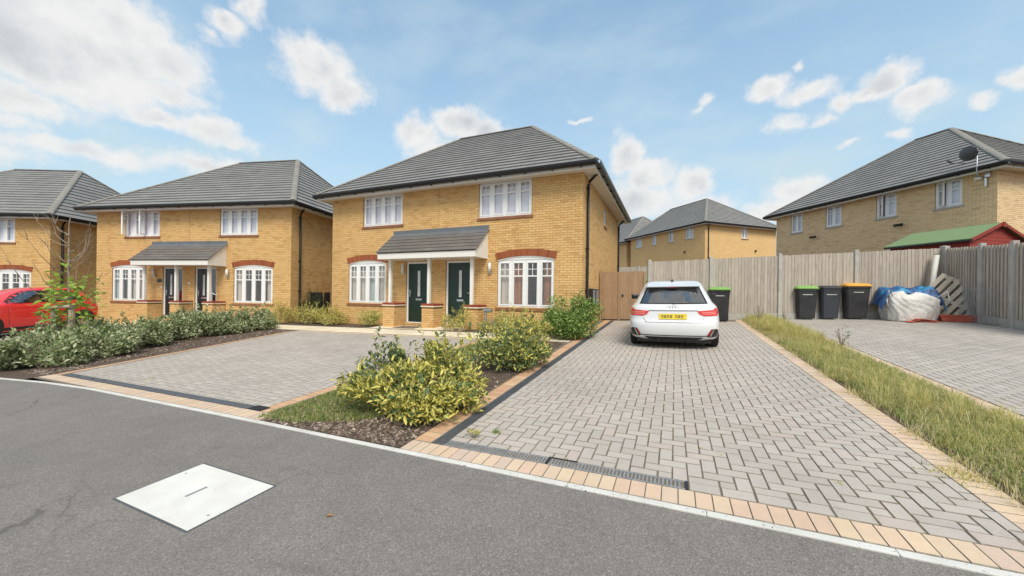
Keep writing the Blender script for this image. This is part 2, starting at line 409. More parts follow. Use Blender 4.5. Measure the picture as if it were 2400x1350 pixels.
def f_tarp(t, b):
    P = pos(t); n = t.noise(P, 3.2, 3, .6)
    t.put(b.inputs['Base Color'], t.ramp(n, [(.38, (.012, .05, .16)), (.54, (.025, .11, .30)), (.66, (.03, .30, .52))])); b.inputs['Roughness'].default_value = .4
    bump(t, t.noise(P, 12, 4, .6, 1.), .9, .03)
mat('blue_tarp', f_tarp)
M = MATS

# ------------------------------------------------------------------ mesh helpers
class MB:
    def __init__(s): s.v = []; s.f = []; s.dark = []
    def add(s, vs, fs):
        b = len(s.v); s.v += [tuple(v) for v in vs]; s.f += [tuple(b + i for i in f) for f in fs]; return s
    def box(s, x0, x1, y0, y1, z0, z1, skip=''):
        vs = [(x0, y0, z0), (x1, y0, z0), (x1, y1, z0), (x0, y1, z0), (x0, y0, z1), (x1, y0, z1), (x1, y1, z1), (x0, y1, z1)]
        fs = {'b': (0, 3, 2, 1), 't': (4, 5, 6, 7), 'f': (0, 1, 5, 4), 'r': (1, 2, 6, 5), 'k': (2, 3, 7, 6), 'l': (3, 0, 4, 7)}
        return s.add(vs, [f for k, f in fs.items() if k not in skip])
    def obox(s, mtx, hx, hy, hz):
        vs = [mtx @ Vector((a * hx, b * hy, c * hz)) for c in (-1, 1) for a, b in ((-1, -1), (1, -1), (1, 1), (-1, 1))]
        return s.add(vs, [(0, 3, 2, 1), (4, 5, 6, 7), (0, 1, 5, 4), (1, 2, 6, 5), (2, 3, 7, 6), (3, 0, 4, 7)])
    def prism(s, poly, fn0, fn1):
        n = len(poly); vs = [fn0(*p) for p in poly] + [fn1(*p) for p in poly]
        return s.add(vs, [tuple(range(n - 1, -1, -1)), tuple(range(n, 2 * n))] + [(i, (i + 1) % n, n + (i + 1) % n, n + i) for i in range(n)])
    def tube(s, pts, r, n=8, cap=True):
        pts = [Vector(p) for p in pts]; rs = r if isinstance(r, (list, tuple)) else [r] * len(pts); base = len(s.v); N = len(pts)
        up = Vector((0, 0, 1))
        for i, p in enumerate(pts):
            d = (pts[min(i + 1, N - 1)] - pts[max(i - 1, 0)]).normalized()
            a = d.cross(up if abs(d.z) < .95 else Vector((1, 0, 0))).normalized(); b = d.cross(a)
            for k in range(n):
                t = 2 * PI * k / n; s.v.append(tuple(p + (a * math.cos(t) + b * math.sin(t)) * rs[i]))
        for i in range(N - 1):
            for k in range(n):
                k2 = (k + 1) % n; s.f.append((base + i * n + k, base + i * n + k2, base + (i + 1) * n + k2, base + (i + 1) * n + k))
        if cap:
            s.f.append(tuple(base + k for k in range(n - 1, -1, -1))); s.f.append(tuple(base + (N - 1) * n + k for k in range(n)))
        return s
    def mesh(s, name, m, smooth=False):
        me = bpy.data.meshes.new(name); me.from_pydata(s.v, [], s.f); me.materials.append(M[m])
        if s.dark:
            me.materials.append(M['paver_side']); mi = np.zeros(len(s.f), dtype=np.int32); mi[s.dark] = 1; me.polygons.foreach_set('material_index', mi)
        if smooth: me.shade_smooth()
        me.update(); return me
    def build(s, name, m, parent=None, smooth=False, loc=None, bevel=0):
        o = ob(name, s.mesh(name, m, smooth), parent, loc)
        if bevel:
            b = o.modifiers.new('bevel', 'BEVEL'); b.width = bevel; b.segments = 2; b.limit_method = 'ANGLE'
        return o
def ob(name, me, parent=None, loc=None, rot=None):
    o = bpy.data.objects.new(name, me); COL.objects.link(o)
    if parent is not None: o.parent = parent
    if loc is not None: o.location = loc
    if rot is not None:
        o.rotation_mode = 'QUATERNION'; o.rotation_quaternion = rot
    return o
def tag(o, label=None, cat=None, group=None, kind=None):
    if label: o['label'] = label
    if cat: o['category'] = cat
    if group: o['group'] = group
    if kind: o['kind'] = kind
    return o
def thing(name, loc, label, cat, rz=0, group=None):
    o = ob(name, None, None, loc); o.rotation_euler = (0, 0, rz); o.empty_display_size = .1
    return tag(o, label, cat, group)
def clip(poly, planes):
    for (a, b, c) in planes:          # keep a*x+b*y+c >= 0
        out = []
        for i in range(len(poly)):
            p, q = poly[i], poly[(i + 1) % len(poly)]
            dp, dq = a * p[0] + b * p[1] + c, a * q[0] + b * q[1] + c
            if dp >= 0: out.append(p)
            if (dp >= 0) != (dq >= 0):
                t = dp / (dp - dq); out.append((p[0] + t * (q[0] - p[0]), p[1] + t * (q[1] - p[1])))
        poly = out
        if len(poly) < 3: return []
    return poly
def planes_of(poly):                  # convex, counter-clockwise
    r = []
    for i in range(len(poly)):
        (x0, y0), (x1, y1) = poly[i], poly[(i + 1) % len(poly)]
        a, b = -(y1 - y0), x1 - x0; l = math.hypot(a, b); r.append((a / l, b / l, -(a * x0 + b * y0) / l))
    return r
def area(p): return .5 * sum(p[i][0] * p[(i + 1) % len(p)][1] - p[(i + 1) % len(p)][0] * p[i][1] for i in range(len(p)))
def sheet(name, poly, dz, m, kind='structure', parent=None):
    me = bpy.data.meshes.new(name); me.from_pydata([(x, y, G(x, y) + dz) for x, y in poly], [], [tuple(range(len(poly)))]); me.materials.append(M[m]); me.update()
    o = ob(name, me, parent)
    if kind: o['kind'] = kind
    return o
CAMXY = Vector((0, 0))
_c, _s = math.cos(.4137), math.sin(.4137)
def proj(x, y, z):
    r = x * _c + y * _s; d = -x * _s + y * _c
    if d < .2: return None
    u, v = 869.7 * r / d, -869.7 * (z - 1.4992) / d
    return 1200 + u - .014 * v, 690.6 + .014 * u + v, d
def seen(x, y, z=None, m=15):
    q = proj(x, y, G(x, y) if z is None else z)
    return q is not None and -m < q[0] < 2400 + m and -m < q[1] < 1350 + m

# ------------------------------------------------------------------ ground, road, kerb
sheet('ground', [(-400, -300), (400, -300), (400, 400), (-400, 400)], -.05, 'soil')
KERB = [(-60, -9.0), (-30, -2.6), (-18, .85), (-14, 1.78), (-11, 2.36), (-9.6, 2.54), (-8.2, 2.625), (-6, 2.64), (-4.14, 2.65), (1.2, 2.635), (3, 2.635), (9, 2.62), (30, 2.2)]
def kerb_y(x):
    for (x0, y0), (x1, y1) in zip(KERB, KERB[1:]):
        if x0 <= x <= x1: return y0 + (y1 - y0) * (x - x0) / (x1 - x0)
    return KERB[-1][1]
rp = [(-150, -200), (150, -200), (150, 2.2)] + [(x, y - .028) for x, y in reversed(KERB)] + [(-150, -20)]
def fan(name, poly, dz, m):      # a non-convex sheet is cut into strips
    return sheet(name, poly, dz, m)
fan('road', rp, 0, 'asphalt')
kerb = ob('kerb', None); kerb['kind'] = 'structure'
xs = -16.0
while xs < 6:
    x1 = xs + .9; mb = MB(); n = 3
    top = []; bot = []
    for i in range(n + 1):
        x = xs + .0015 + (x1 - xs - .003) * i / n; y = kerb_y(x); top.append((x, y + .026)); bot.append((x, y - .026))
    mb.prism(bot + top[::-1], lambda a, b: (a, b, G(a, b) - .04), lambda a, b: (a, b, G(a, b) + .009))
    mb.build('kerb_stone', 'kerb_white', kerb, bevel=.003); xs = x1

# ------------------------------------------------------------------ block paving
def piece_mesh(mb, poly, fn, h0, h1, inset=.0042):
    cx = sum(p[0] for p in poly) / len(poly); cy = sum(p[1] for p in poly) / len(poly)
    n = len(poly); vs = [fn(x, y, h0) for x, y in poly]; vs += [fn(x, y, h1 - .0045) for x, y in poly]
    tp = []
    for x, y in poly:
        dx, dy = cx - x, cy - y; l = math.hypot(dx, dy) or 1; k = min(.4, inset * 1.4 / l); tp.append((x + dx * k, y + dy * k))
    vs += [fn(x, y, h1) for x, y in tp]
    fs = [tuple(range(2 * n, 3 * n))]
    for i in range(n):
        j = (i + 1) % n; fs += [(i, j, n + j, n + i), (n + i, n + j, 2 * n + j, 2 * n + i)]
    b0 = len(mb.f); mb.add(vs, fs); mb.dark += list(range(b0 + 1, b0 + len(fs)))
def lay(parent, name, polys, m, limit=300, h=.012, jig=.0012):
    """polys: clipped outlines in plan. The largest in view become parts, the others one part of stuff"""
    def key(p):
        cx = sum(q[0] for q in p) / len(p); cy = sum(q[1] for q in p) / len(p)
        return (0 if seen(cx, cy) else 1, math.hypot(cx, cy))
    polys = sorted([p for p in polys if area(p) > .0012], key=key)
    cache = {}
    rest = MB()
    for i, p in enumerate(polys):
        cx = sum(q[0] for q in p) / len(p); cy = sum(q[1] for q in p) / len(p); dz = random.uniform(-jig, jig)
        if i < limit:
            k = tuple((round(q[0] - cx, 3), round(q[1] - cy, 3)) for q in p)
            if k not in cache:
                mb = MB(); piece_mesh(mb, k, lambda x, y, z: (x, y, z + GX * x + GY * y), -.03, h); cache[k] = mb.mesh(name, m)
            ob(name, cache[k], parent, (cx, cy, G(cx, cy) + dz))
        else:
            piece_mesh(rest, p, lambda x, y, z: (x, y, G(x, y) + z + dz), -.01, h)
    if rest.v:
        o = rest.build(name + '_field', m, parent); o['kind'] = 'stuff'
def herringbone(region, a=.1025, gap=.0031, ox=0., oy=0.):
    pl = planes_of(region); x0 = min(p[0] for p in region); x1 = max(p[0] for p in region); y0 = min(p[1] for p in region); y1 = max(p[1] for p in region)
    out = []
    for i in range(int((x0 - ox) / a) - 3, int((x1 - ox) / a) + 3):
        for j in range(int((y0 - oy) / a) - 3, int((y1 - oy) / a) + 3):
            k = (i - j) % 4
            if k == 0: q = (i, j, i + 2, j + 1)
            elif k == 3: q = (i, j, i + 1, j + 2)
            else: continue
            p = [(q[0], q[1]), (q[2], q[1]), (q[2], q[3]), (q[0], q[3])]
            g = random.uniform(.7, 1.35) * gap
            X0, Y0, X1, Y1 = ox + q[0] * a + g, oy + q[1] * a + g, ox + q[2] * a - g, oy + q[3] * a - g
            c = clip([(X0, Y0), (X1, Y0), (X1, Y1), (X0, Y1)], pl)
            if len(c) >= 3 and area(c) > .0008: out.append(c)
    return out
def course(p0, p1, width, n=None, pitch=.1035, gap=.0014, side=1):
    """header course along p0-p1, blocks laid crosswise to the left (side=1)"""
    d = Vector((p1[0] - p0[0], p1[1] - p0[1])); L = d.length; d.normalize(); nrm = Vector((-d.y, d.x)) * side
    n = max(1, round(L / pitch)); out = []
    for i in range(n):
        a, b = L * i / n + gap, L * (i + 1) / n - gap
        q = [Vector(p0) + d * a + nrm * gap, Vector(p0) + d * b + nrm * gap, Vector(p0) + d * b + nrm * (width - gap), Vector(p0) + d * a + nrm * (width - gap)]
        q = [(v.x, v.y) for v in q]
        out.append(q if area(q) > 0 else q[::-1])
    return out
FENCE0, FENCE1 = (-.82, 13.65), (7.60, 15.90)
def fence_y(x): return FENCE0[1] + (x - FENCE0[0]) * (FENCE1[1] - FENCE0[1]) / (FENCE1[0] - FENCE0[0])
XL, XR, YW = -2.056, 1.816, 2.664

# right-hand driveway
drive = sheet('driveway', [(-2.26, YW - .01), (2.03, YW - .01), (2.03, fence_y(2.03)), (-.8, 13.7), (-2.45, 13.55)], .0055, 'joint_sand')
reg = [(XL + .128, YW + .318), (XR, YW + .318), (XR, fence_y(XR) - .08), (-.8, 13.58), (XL + .128, 13.5)]
polys = herringbone(reg, oy=YW + .2)
reg2 = [(.105, YW + .203), (XR, YW + .203), (XR, YW + .318), (.105, YW + .318)]
polys += [[(x + .002, YW + .205), (min(x + .2, XR) - .002, YW + .205), (min(x + .2, XR) - .002, YW + .316), (x + .002, YW + .316)] for x in [.107 + .2035 * i for i in range(8)]]
lay(drive, 'paving_block', polys, 'grey_paver')
border = course((-2.26, YW), (2.02, YW), .2)
lay(drive, 'edging_block', border, 'tan_paver')
border2 = course((XR + .004, YW + .204), (XR + .004, fence_y(XR) - .1), .2, side=-1)
lay(drive, 'verge_block', border2, 'tan_paver')
lay(drive, 'side_block', course((XL - .004, YW + .204), (XL - .004, 13.4), .2, side=1), 'orange_paver')

# left-hand driveway, shared by the pair of houses
ld = sheet('shared_driveway', [(-10.45, 2.60), (-4.18, YW - .01), (-4.36, 8.62), (-11.85, 8.64)], .003, 'joint_sand')
lreg = [(-10.08, 2.985), (-4.62, 2.985), (-4.60, 8.40), (-11.55, 8.42)]
lay(ld, 'paving_block', herringbone(lreg, ox=.03, oy=.04), 'worn_grey_paver')
lay(ld, 'edging_block', course((-10.30, 2.645), (-4.25, YW + .005), .2), 'tan_paver')
lay(ld, 'side_block', course((-4.61, 2.87), (-4.595, 8.4), .2, side=-1) + course((-10.12, 2.86), (-11.6, 8.42), .16, side=1), 'orange_paver')
lay(ld, 'end_block', course((-11.55, 8.43), (-4.6, 8.41), .16), 'tan_paver')

# neighbour's parking beside the fence
nd = sheet('neighbour_driveway', [(2.95, 2.66), (9.2, 2.64), (8.2, 9.0), (7.75, 13.4), (7.6, 15.85), (2.95, fence_y(2.95))], .003, 'joint_sand')
nreg = [(3.22, 2.87), (7.9, 2.87), (7.62, 13.4), (7.5, 15.7), (3.22, fence_y(3.22) - .1)]
lay(nd, 'paving_block', herringbone(nreg, ox=.05, oy=.02), 'worn_grey_paver')
lay(nd, 'edging_block', course((3.21, 2.66), (3.21, 14.5), .2, side=1) + course((3.22, 2.66), (8.0, 2.65), .2), 'tan_paver')

# far driveway in front of the end house (the red car stands here)
fd = sheet('far_driveway', [(-24.6, -.2), (-15.6, 1.6), (-15.4, 3.0), (-17.5, 7.8), (-24.5, 10.2), (-30, 6.0)], .003, 'joint_sand')
lay(fd, 'paving_block', herringbone([(-23.5, .6), (-15.9, 2.1), (-17.6, 7.3), (-24.2, 9.2)], ox=.02, oy=.07), 'worn_grey_paver', limit=150)

# footpath of cream slabs along the houses
pth = sheet('footpath', [(-15.2, 8.64), (-2.27, 8.60), (-2.27, 9.5), (-5.9, 9.72), (-5.95, 10.55), (-9.7, 10.55), (-10.1, 9.75), (-15.4, 9.72)], .0025, 'joint_sand')
sl = []
def slabs(region, a=.45):
    pl = planes_of(region); out = []
    x0 = min(p[0] for p in region); x1 = max(p[0] for p in region); y0 = min(p[1] for p in region); y1 = max(p[1] for p in region)
    for i in range(int((x1 - x0) / a) + 1):
        for j in range(int((y1 - y0) / a) + 1):
            X, Y = x0 + i * a, y0 + j * a
            c = clip([(X + .003, Y + .003), (X + a - .003, Y + .003), (X + a - .003, Y + a - .003), (X + .003, Y + a - .003)], pl)
            if len(c) >= 3 and area(c) > .004: out.append(c)
    return out
sl = slabs([(-15.2, 8.66), (-2.3, 8.62), (-2.3, 9.45), (-15.2, 9.66)]) + slabs([(-9.6, 9.68), (-6.0, 9.68), (-6.0, 10.50), (-9.6, 10.50)])
sl += slabs([(-23.8, 7.55), (-15.3, 8.6), (-15.3, 9.6), (-23.9, 8.3)])
lay(pth, 'paving_slab', sl, 'cream_slab', jig=.002)

# ------------------------------------------------------------------ drains, manhole
def drain(name, label, p0, p1, width, nfirst, pitch=.0272, far=0, mats=('drain_grey', 'shadow_gap')):
    d = Vector((p1[0] - p0[0], p1[1] - p0[1])); L = d.length; ang = math.atan2(d.y, d.x)
    o = ob(name, None, None, (p0[0], p0[1], G(*p0))); 
    o.rotation_mode = 'QUATERNION'; o.rotation_quaternion = GQ @ Quaternion((0, 0, 1), ang)
    tag(o, label, 'drain')
    MB().box(0, L, 0, width, -.05, -.03).build('trough', mats[1], o)
    MB().box(0, L, 0, .013, -.03, .0135).build('rail', mats[0], o, bevel=.002); MB().box(0, L, width - .013, width, -.03, .0135).build('rail', mats[0], o, bevel=.002)
    me = MB().box(0, .0135, .0128, width - .0128, -.01, .0115).mesh('slat', mats[0]); n = int(L / pitch)
    for i in range(min(n, nfirst)): ob('slat', me, o, (.008 + i * pitch, 0, random.uniform(-.0008, .0004)))
    if n > nfirst:
        mb = MB()
        for i in range(nfirst, n): mb.box(.008 + i * pitch, .0215 + i * pitch, .0128, width - .0128, -.01, .0115)
        mb.build('slat_row', mats[0], o)['kind'] = 'stuff'
    return o
d1 = drain('drain_channel', 'slatted grey drain channel along the front edge of the right-hand driveway', (XL + .13, YW + .206), (.085, YW + .206), .11, 300)
MB().box(2.01 - .0, 2.03, .0, .11, -.02, .016).build('end_cap', 'black_plastic', d1)
MB().box(.98, 1.0, .0, .118, -.02, .017).build('joint_bar', 'black_plastic', d1)
MB().box(1.0, 1.22, .098, .118, -.02, .0165).build('joint_bar', 'black_plastic', d1)
drain('drain_channel', 'long dark drain channel down the left side of the right-hand driveway', (XL + .128, YW + .206), (XL + .128, 13.4), .125, 110, mats=('slate_strip', 'shadow_gap'))
sl_ = ob('slot_drain', None, None, (-10.05, 2.862, G(-10.05, 2.862))); sl_.rotation_mode = 'QUATERNION'; sl_.rotation_quaternion = GQ @ Quaternion((0, 0, 1), .002)
tag(sl_, 'dark slate-grey slot drain strip across the front of the shared driveway', 'drain')
for a, b in ((0, 1.0), (1.004, 2.0), (2.004, 3.0), (3.004, 4.0), (4.004, 5.0), (5.004, 5.28)):
    MB().box(a, b, .003, .118, -.02, .0125).build('cover_plate', 'slate_strip', sl_, bevel=.003)
for a in (.42, .95, 1.35): MB().box(a, a + .05, .05, .085, .0125, .0145).build('slot', 'shadow_gap', sl_)
gl = ob('gully_grate', None, None, (-4.63, 2.94, G(-4.63, 2.94))); gl.rotation_mode = 'QUATERNION'; gl.rotation_quaternion = GQ.copy()
tag(gl, 'small black gully grate at the corner of the shared driveway', 'drain')
MB().box(-.16, .10, -.075, .065, -.02, .0135).build('frame', 'black_plastic', gl, bevel=.003)
for i in range(7): MB().box(-.15 + i * .034, -.132 + i * .034, -.065, .055, .0135, .018).build('bar', 'dark_iron', gl)
mc = ob('manhole_cover', None, None, (-3.205, 1.575, G(-3.205, 1.575))); mc.rotation_mode = 'QUATERNION'; mc.rotation_quaternion = GQ @ Quaternion((0, 0, 1), -.008)
tag(mc, 'white-painted rectangular inspection cover set in the asphalt road', 'manhole cover')
mb = MB(); mb.box(-.478, .478, -.283, -.270, -.02, .003); mb.box(-.478, .478, .270, .283, -.02, .003); mb.box(-.478, -.465, -.27, .27, -.02, .003); mb.box(.465, .478, -.27, .27, -.02, .003)
mb.build('frame', 'slate_strip', mc)
MB().box(-.464, .464, -.269, .269, -.02, .0055).build('plate', 'cover_white', mc, bevel=.002)
MB().box(-.012, .012, -.067, .067, .0055, .0068).build('slot', 'drain_grey', mc)
for x, y in ((-.40, .12), (.41, -.13)): MB().tube([(x, y, .0055), (x, y, .0066)], .009, 8).build('key_hole', 'drain_grey', mc)

# ------------------------------------------------------------------ planting beds, verge, bark
sheet('planting_bed', [(-4.38, 2.68), (-2.27, 2.69), (-2.27, 8.6), (-4.34, 8.6)], .004, 'soil')
sheet('hedge_bed', [(-14.4, 1.74), (-10.32, 2.49), (-11.8, 8.6), (-15.1, 8.6), (-17.2, 7.2)], .004, 'soil')
sheet('house_bed', [(-15.4, 9.73), (-10.1, 9.76), (-9.7, 10.6), (-15.4, 10.6)], .004, 'soil')
sheet('window_bed', [(-5.9, 9.73), (-2.27, 9.52), (-2.27, 10.62), (-5.92, 10.62)], .004, 'soil')
sheet('verge', [(2.035, 2.67), (2.95, 2.67), (2.95, fence_y(2.95)), (2.035, fence_y(2.035))], .004, 'soil')
def chips(name, label, regions, n):
    mb = MB()
    for (x0, x1, y0, y1), k in regions:
        for i in range(k):
            x, y = random.uniform(x0, x1), random.uniform(y0, y1); L = random.uniform(.008, .026); wd = L * random.uniform(.3, .6)
            q = Matrix.Translation((x, y, G(x, y) + .008)) @ Matrix.Rotation(random.uniform(0, 6.28), 4, 'Z') @ Matrix.Rotation(random.uniform(-.6, .6), 4, 'X') @ Matrix.Rotation(random.uniform(-.5, .5), 4, 'Y')
            mb.obox(q, L, wd, .0025)
    o = mb.build(name, 'bark'); tag(o, label, 'bark mulch', None, 'stuff')
chips('bark_mulch', 'brown bark chippings under the shrubs between the driveways', [((-4.3, -2.28, 2.7, 3.6), 2600), ((-3.3, -2.28, 3.6, 8.5), 900)], 0)
chips('bark_mulch', 'dark bark chippings along the foot of the silvery hedge', [((-11.4, -10.5, 2.7, 3.4), 700), ((-12.2, -10.9, 3.4, 5.2), 900), ((-12.9, -11.4, 5.2, 8.4), 900)], 0)

# ------------------------------------------------------------------ houses
def wall_cells(W, z0, z1, holes, t, y=0.008, xa=.008, xb=.008):
    xs = sorted({0, W} | {h[0] for h in holes} | {h[1] for h in holes}); zs = sorted({z0, z1} | {h[2] for h in holes} | {h[3] for h in holes})
    xs[0] = xa; xs[-1] = W - xb
    mb = MB()
    for a, b in zip(xs, xs[1:]):
        run = None
        for c, d in zip(zs, zs[1:]):
            if any(h[0] <= a and b <= h[1] and h[2] <= c and d <= h[3] for h in holes):
                if run: mb.box(a, b, y, y + t, *run); run = None
            else: run = (run[0], d) if run else (c, d)
        if run: mb.box(a, b, y, y + t, *run)
    return mb
def bricks(W, z0, z1, skip, L=.225, H=.075, j=.010):
    """stretcher-bond faces; skip(z) -> list of (x0,x1) kept free"""
    L = W / (max(1, math.floor(W / L)) + .5) if W > 2 else L
    out = []; k = 0; z = z0
    while z + H <= z1 + .02:
        ex = sorted(skip(z + H / 2)); cur = 0.; free = []
        for a, b in ex:
            if a > cur: free.append((cur, a))
            cur = max(cur, b)
        if cur < W: free.append((cur, W))
        x = -(k % 2) * L / 2
        while x < W:
            for a, b in free:
                u, v = max(x, a), min(x + L, b)
                if v - u > .03: out.append((u, v - j, z, z + H - j))
            x += L
        z += H; k += 1
    return out
def brick_face(mb, fn, b, dy):
    u0, u1, z0, z1 = b
    vs = [fn(u0, z0, 0), fn(u1, z0, 0), fn(u1, z1, 0), fn(u0, z1, 0), fn(u0, z0, 1), fn(u1, z0, 1), fn(u1, z1, 1), fn(u0, z1, 1)]
    mb.add(vs, [(0, 1, 2, 3), (0, 4, 5, 1), (1, 5, 6, 2), (2, 6, 7, 3), (3, 7, 4, 0)])

def frame_rect(mb, x0, x1, z0, z1, w, y0, y1):
    mb.box(x0, x1, y0, y1, z0, z0 + w); mb.box(x0, x1, y0, y1, z1 - w, z1)
    mb.box(x0, x0 + w, y0, y1, z0 + w, z1 - w); mb.box(x1 - w, x1, y0, y1, z0 + w, z1 - w)
def light(parent, name, x0, x1, z0, z1, zt, bars, hinge=None, y=.045, sw=.045, pane='glass'):
    """one casement: sash frame, transom, panes, glazing bars. hinge=(side, angle) opens it outward"""
    sx = x0 if not hinge or hinge[0] == 'l' else x1
    s = ob(name, None, parent, (sx, 0, 0))
    if hinge: s.rotation_euler = (0, 0, hinge[1])
    X0, X1 = x0 - sx, x1 - sx
    mb = MB(); frame_rect(mb, X0, X1, z0, z1, sw, y, y + .06)
    if zt: mb.box(X0 + sw, X1 - sw, y + .002, y + .058, zt - .022, zt + .022)
    me = mb.mesh(name, 'upvc'); s.data = None
    return s, mb, X0, X1
def window(house, x0, x1, z0, z1, n=4, transom=.69, bars='top', opened=(), sill=True, arch=0, inner='blind', ends=True, pane='glass', sillm='sill_brick'):
    """window > casement frames, panes, glazing bars, sill, curtain, room"""
    mb = MB(); frame_rect(mb, x0, x1, z0, z1, .07, .035, .105)
    wd = x1 - x0; lw = (wd - .0) / n
    for i in range(1, n):
        cx = x0 + wd * i / n; mb.box(cx - .05, cx + .05, .037, .103, z0 + .055, z1 - .055)
    win = mb.build('window', 'upvc', house, bevel=.004)
    zt = z0 + (z1 - z0) * transom if transom else None
    for i in range(n):
        a = x0 + (.05 if i == 0 else wd * i / n + .045); b = x1 - .05 if i == n - 1 else x0 + wd * (i + 1) / n - .045
        if i: a = x0 + wd * i / n + .045
        c, d = z0 + .062, z1 - .062; sw = .042
        ang = dict(opened).get(i, 0); side = 1 if ang >= 0 else -1
        hx = a if ang >= 0 else b
        mb = MB(); frame_rect(mb, a - hx, b - hx, c, d, sw, .024, .075)
        if zt: mb.box(a - hx + sw, b - hx - sw, .026, .073, zt - .02, zt + .02)
        cs = mb.build('casement', 'upvc', win, loc=(hx, 0, 0), bevel=.003); 
        if ang: cs.rotation_euler = (0, 0, -ang)
        def off(o):
            if ang: o.rotation_euler = (0, 0, -ang)
            return o
        segs = [(c + sw, zt - .02), (zt + .02, d - sw)] if zt else [(c + sw, d - sw)]
        for (p, q) in segs:
            off(MB().box(a - hx + sw - .004, b - hx - sw + .004, .047, .053, p - .004, q + .004).build('pane', pane, win, loc=(hx, 0, 0)))
        if bars:
            p, q = segs[-1] if bars == 'top' else segs[0]
            m2 = MB(); cx = (a + b) / 2 - hx; m2.box(cx - .009, cx + .009, .041, .058, p, q); cz = (p + q) / 2
            m2.box(a - hx + sw, b - hx - sw, .0405, .0575, cz - .009, cz + .009)
            off(m2.build('glazing_bar', 'upvc', win, loc=(hx, 0, 0)))
    if sill:
        mb = MB(); k = int((x1 - x0 + .12) / .112); L = (x1 - x0 + .12) / k
        for i in range(k):
            X = x0 - .06 + i * L; MB().box(X + .003, X + L - .003, -.035, .034, z0 - .085, z0 - .003).build('sill_brick', sillm, win)
        MB().box(x0 - .055, x1 + .055, -.028, .03, z0 - .082, z0 - .006).build('sill_bed', 'red_mortar', win)
    if arch:
        # shallow white head under a segmental brick arch
        xm, hw = (x0 + x1) / 2, (x1 - x0) / 2; rr = (hw * hw + arch * arch) / (2 * arch)
        def az_(x): return z1 + math.sqrt(max(0, rr * rr - (x - xm) ** 2)) - (rr - arch)
        pts = [(x0 + (x1 - x0) * i / 16, 0) for i in range(17)]
        po = [(x, az_(x)) for x, _ in pts]; lo = [(x1, z1 + .001), (x0, z1 + .001)]
        mb = MB(); mb.prism(po[::-1][0:17][::-1] + lo, lambda a, b: (a, .02, b), lambda a, b: (a, .09, b)); mb.build('arch_head', 'upvc', win)
        mb = MB()
        for i in range(16): 
            (a, za), (b, zb) = po[i], po[i + 1]; mb.add([(a, .0, za - .028), (b, .0, zb - .028), (b, .0, zb), (a, .0, za), (a, .02, za - .028), (b, .02, zb - .028), (b, .02, zb), (a, .02, za)], [(0, 1, 2, 3), (0, 4, 5, 1), (3, 2, 6, 7)])
        mb.build('arch_trim', 'fascia_white', win)
        k = int((x1 - x0 + .10) / .0735); L = (x1 - x0 + .10) / k
        MB().prism([(x0 - .05 + (x1 - x0 + .10) * i / 16, max(z1 + .002, az_(x0 - .05 + (x1 - x0 + .1) * i / 16))) for i in range(17)] + [(x0 - .05 + (x1 - x0 + .10) * i / 16, az_(min(max(x0 - .05 + (x1 - x0 + .1) * i / 16, x0), x1)) + .222) for i in range(16, -1, -1)], lambda a, b: (a, .001, b), lambda a, b: (a, .09, b)).build('arch_mortar', 'red_mortar', win)
        for i in range(k):
            X = x0 - .05 + i * L; xc = X + L / 2; zb = az_(min(max(xc, x0), x1)); tl = (xc - xm) / rr
            mtx = Matrix.Translation((xc + tl * .11, -.003, zb + .113)) @ Matrix.Rotation(tl, 4, 'Y')
            mb = MB(); mb.obox(mtx, L / 2 - .0035 + .0045 * 0, .012, .1085); mb.build('arch_brick', 'red_brick', win)
    # what is behind the glass
    mb = MB(); mb.box(x0 - .1, x1 + .1, .12, 2.3, z0 - .1, z1 + .05, skip='f')
    mb.build('room', 'room' if inner != 'dark' else 'room_dark', win)
    if inner == 'blind':
        mb = MB(); nb = int((x1 - x0) / .10)
        for i in range(nb):
            X = x0 + .05 + (x1 - x0 - .1) * i / nb; mtx = Matrix.Translation((X + .05, .128, (z0 + z1) / 2)) @ Matrix.Rotation(.12, 4, 'Z'); mb.obox(mtx, .052, .002, (z1 - z0) / 2 - .03)
        mb.build('blind', 'blind', win)
    else:
        for cm, a, b in CURT.get(inner, []):
            X0, X1 = x0 + (x1 - x0) * a, x0 + (x1 - x0) * b; mb = MB(); k = max(4, int((X1 - X0) / .02)); vs = []; fs = []
            for i in range(k + 1):
                X = X0 + (X1 - X0) * i / k; Y = .145 + .018 * math.sin(i * .85 + a * 9) + .008 * math.sin(i * 2.3); vs += [(X, Y, z0 - .05), (X, Y, z1 + .02)]
            fs = [(2 * i, 2 * i + 2, 2 * i + 3, 2 * i + 1) for i in range(k)]; mb.add(vs, fs); mb.build('curtain', cm, win, smooth=True)
    return win
CURT = {'beige': [('curtain_beige', 0, .44), ('curtain_green', .5, .72), ('curtain_beige', .74, 1)], 'brown': [('curtain_beige', 0, .20), ('curtain_brown', .25, .49), ('curtain_brown', .80, 1)],
        'slats': [('curtain_green', .0, .16), ('curtain_beige', .55, 1)], 'pale': [('curtain_beige', 0, .2), ('curtain_beige', .8, 1)], 'nets': [('blind', 0, .22), ('blind', .30, .98)]}

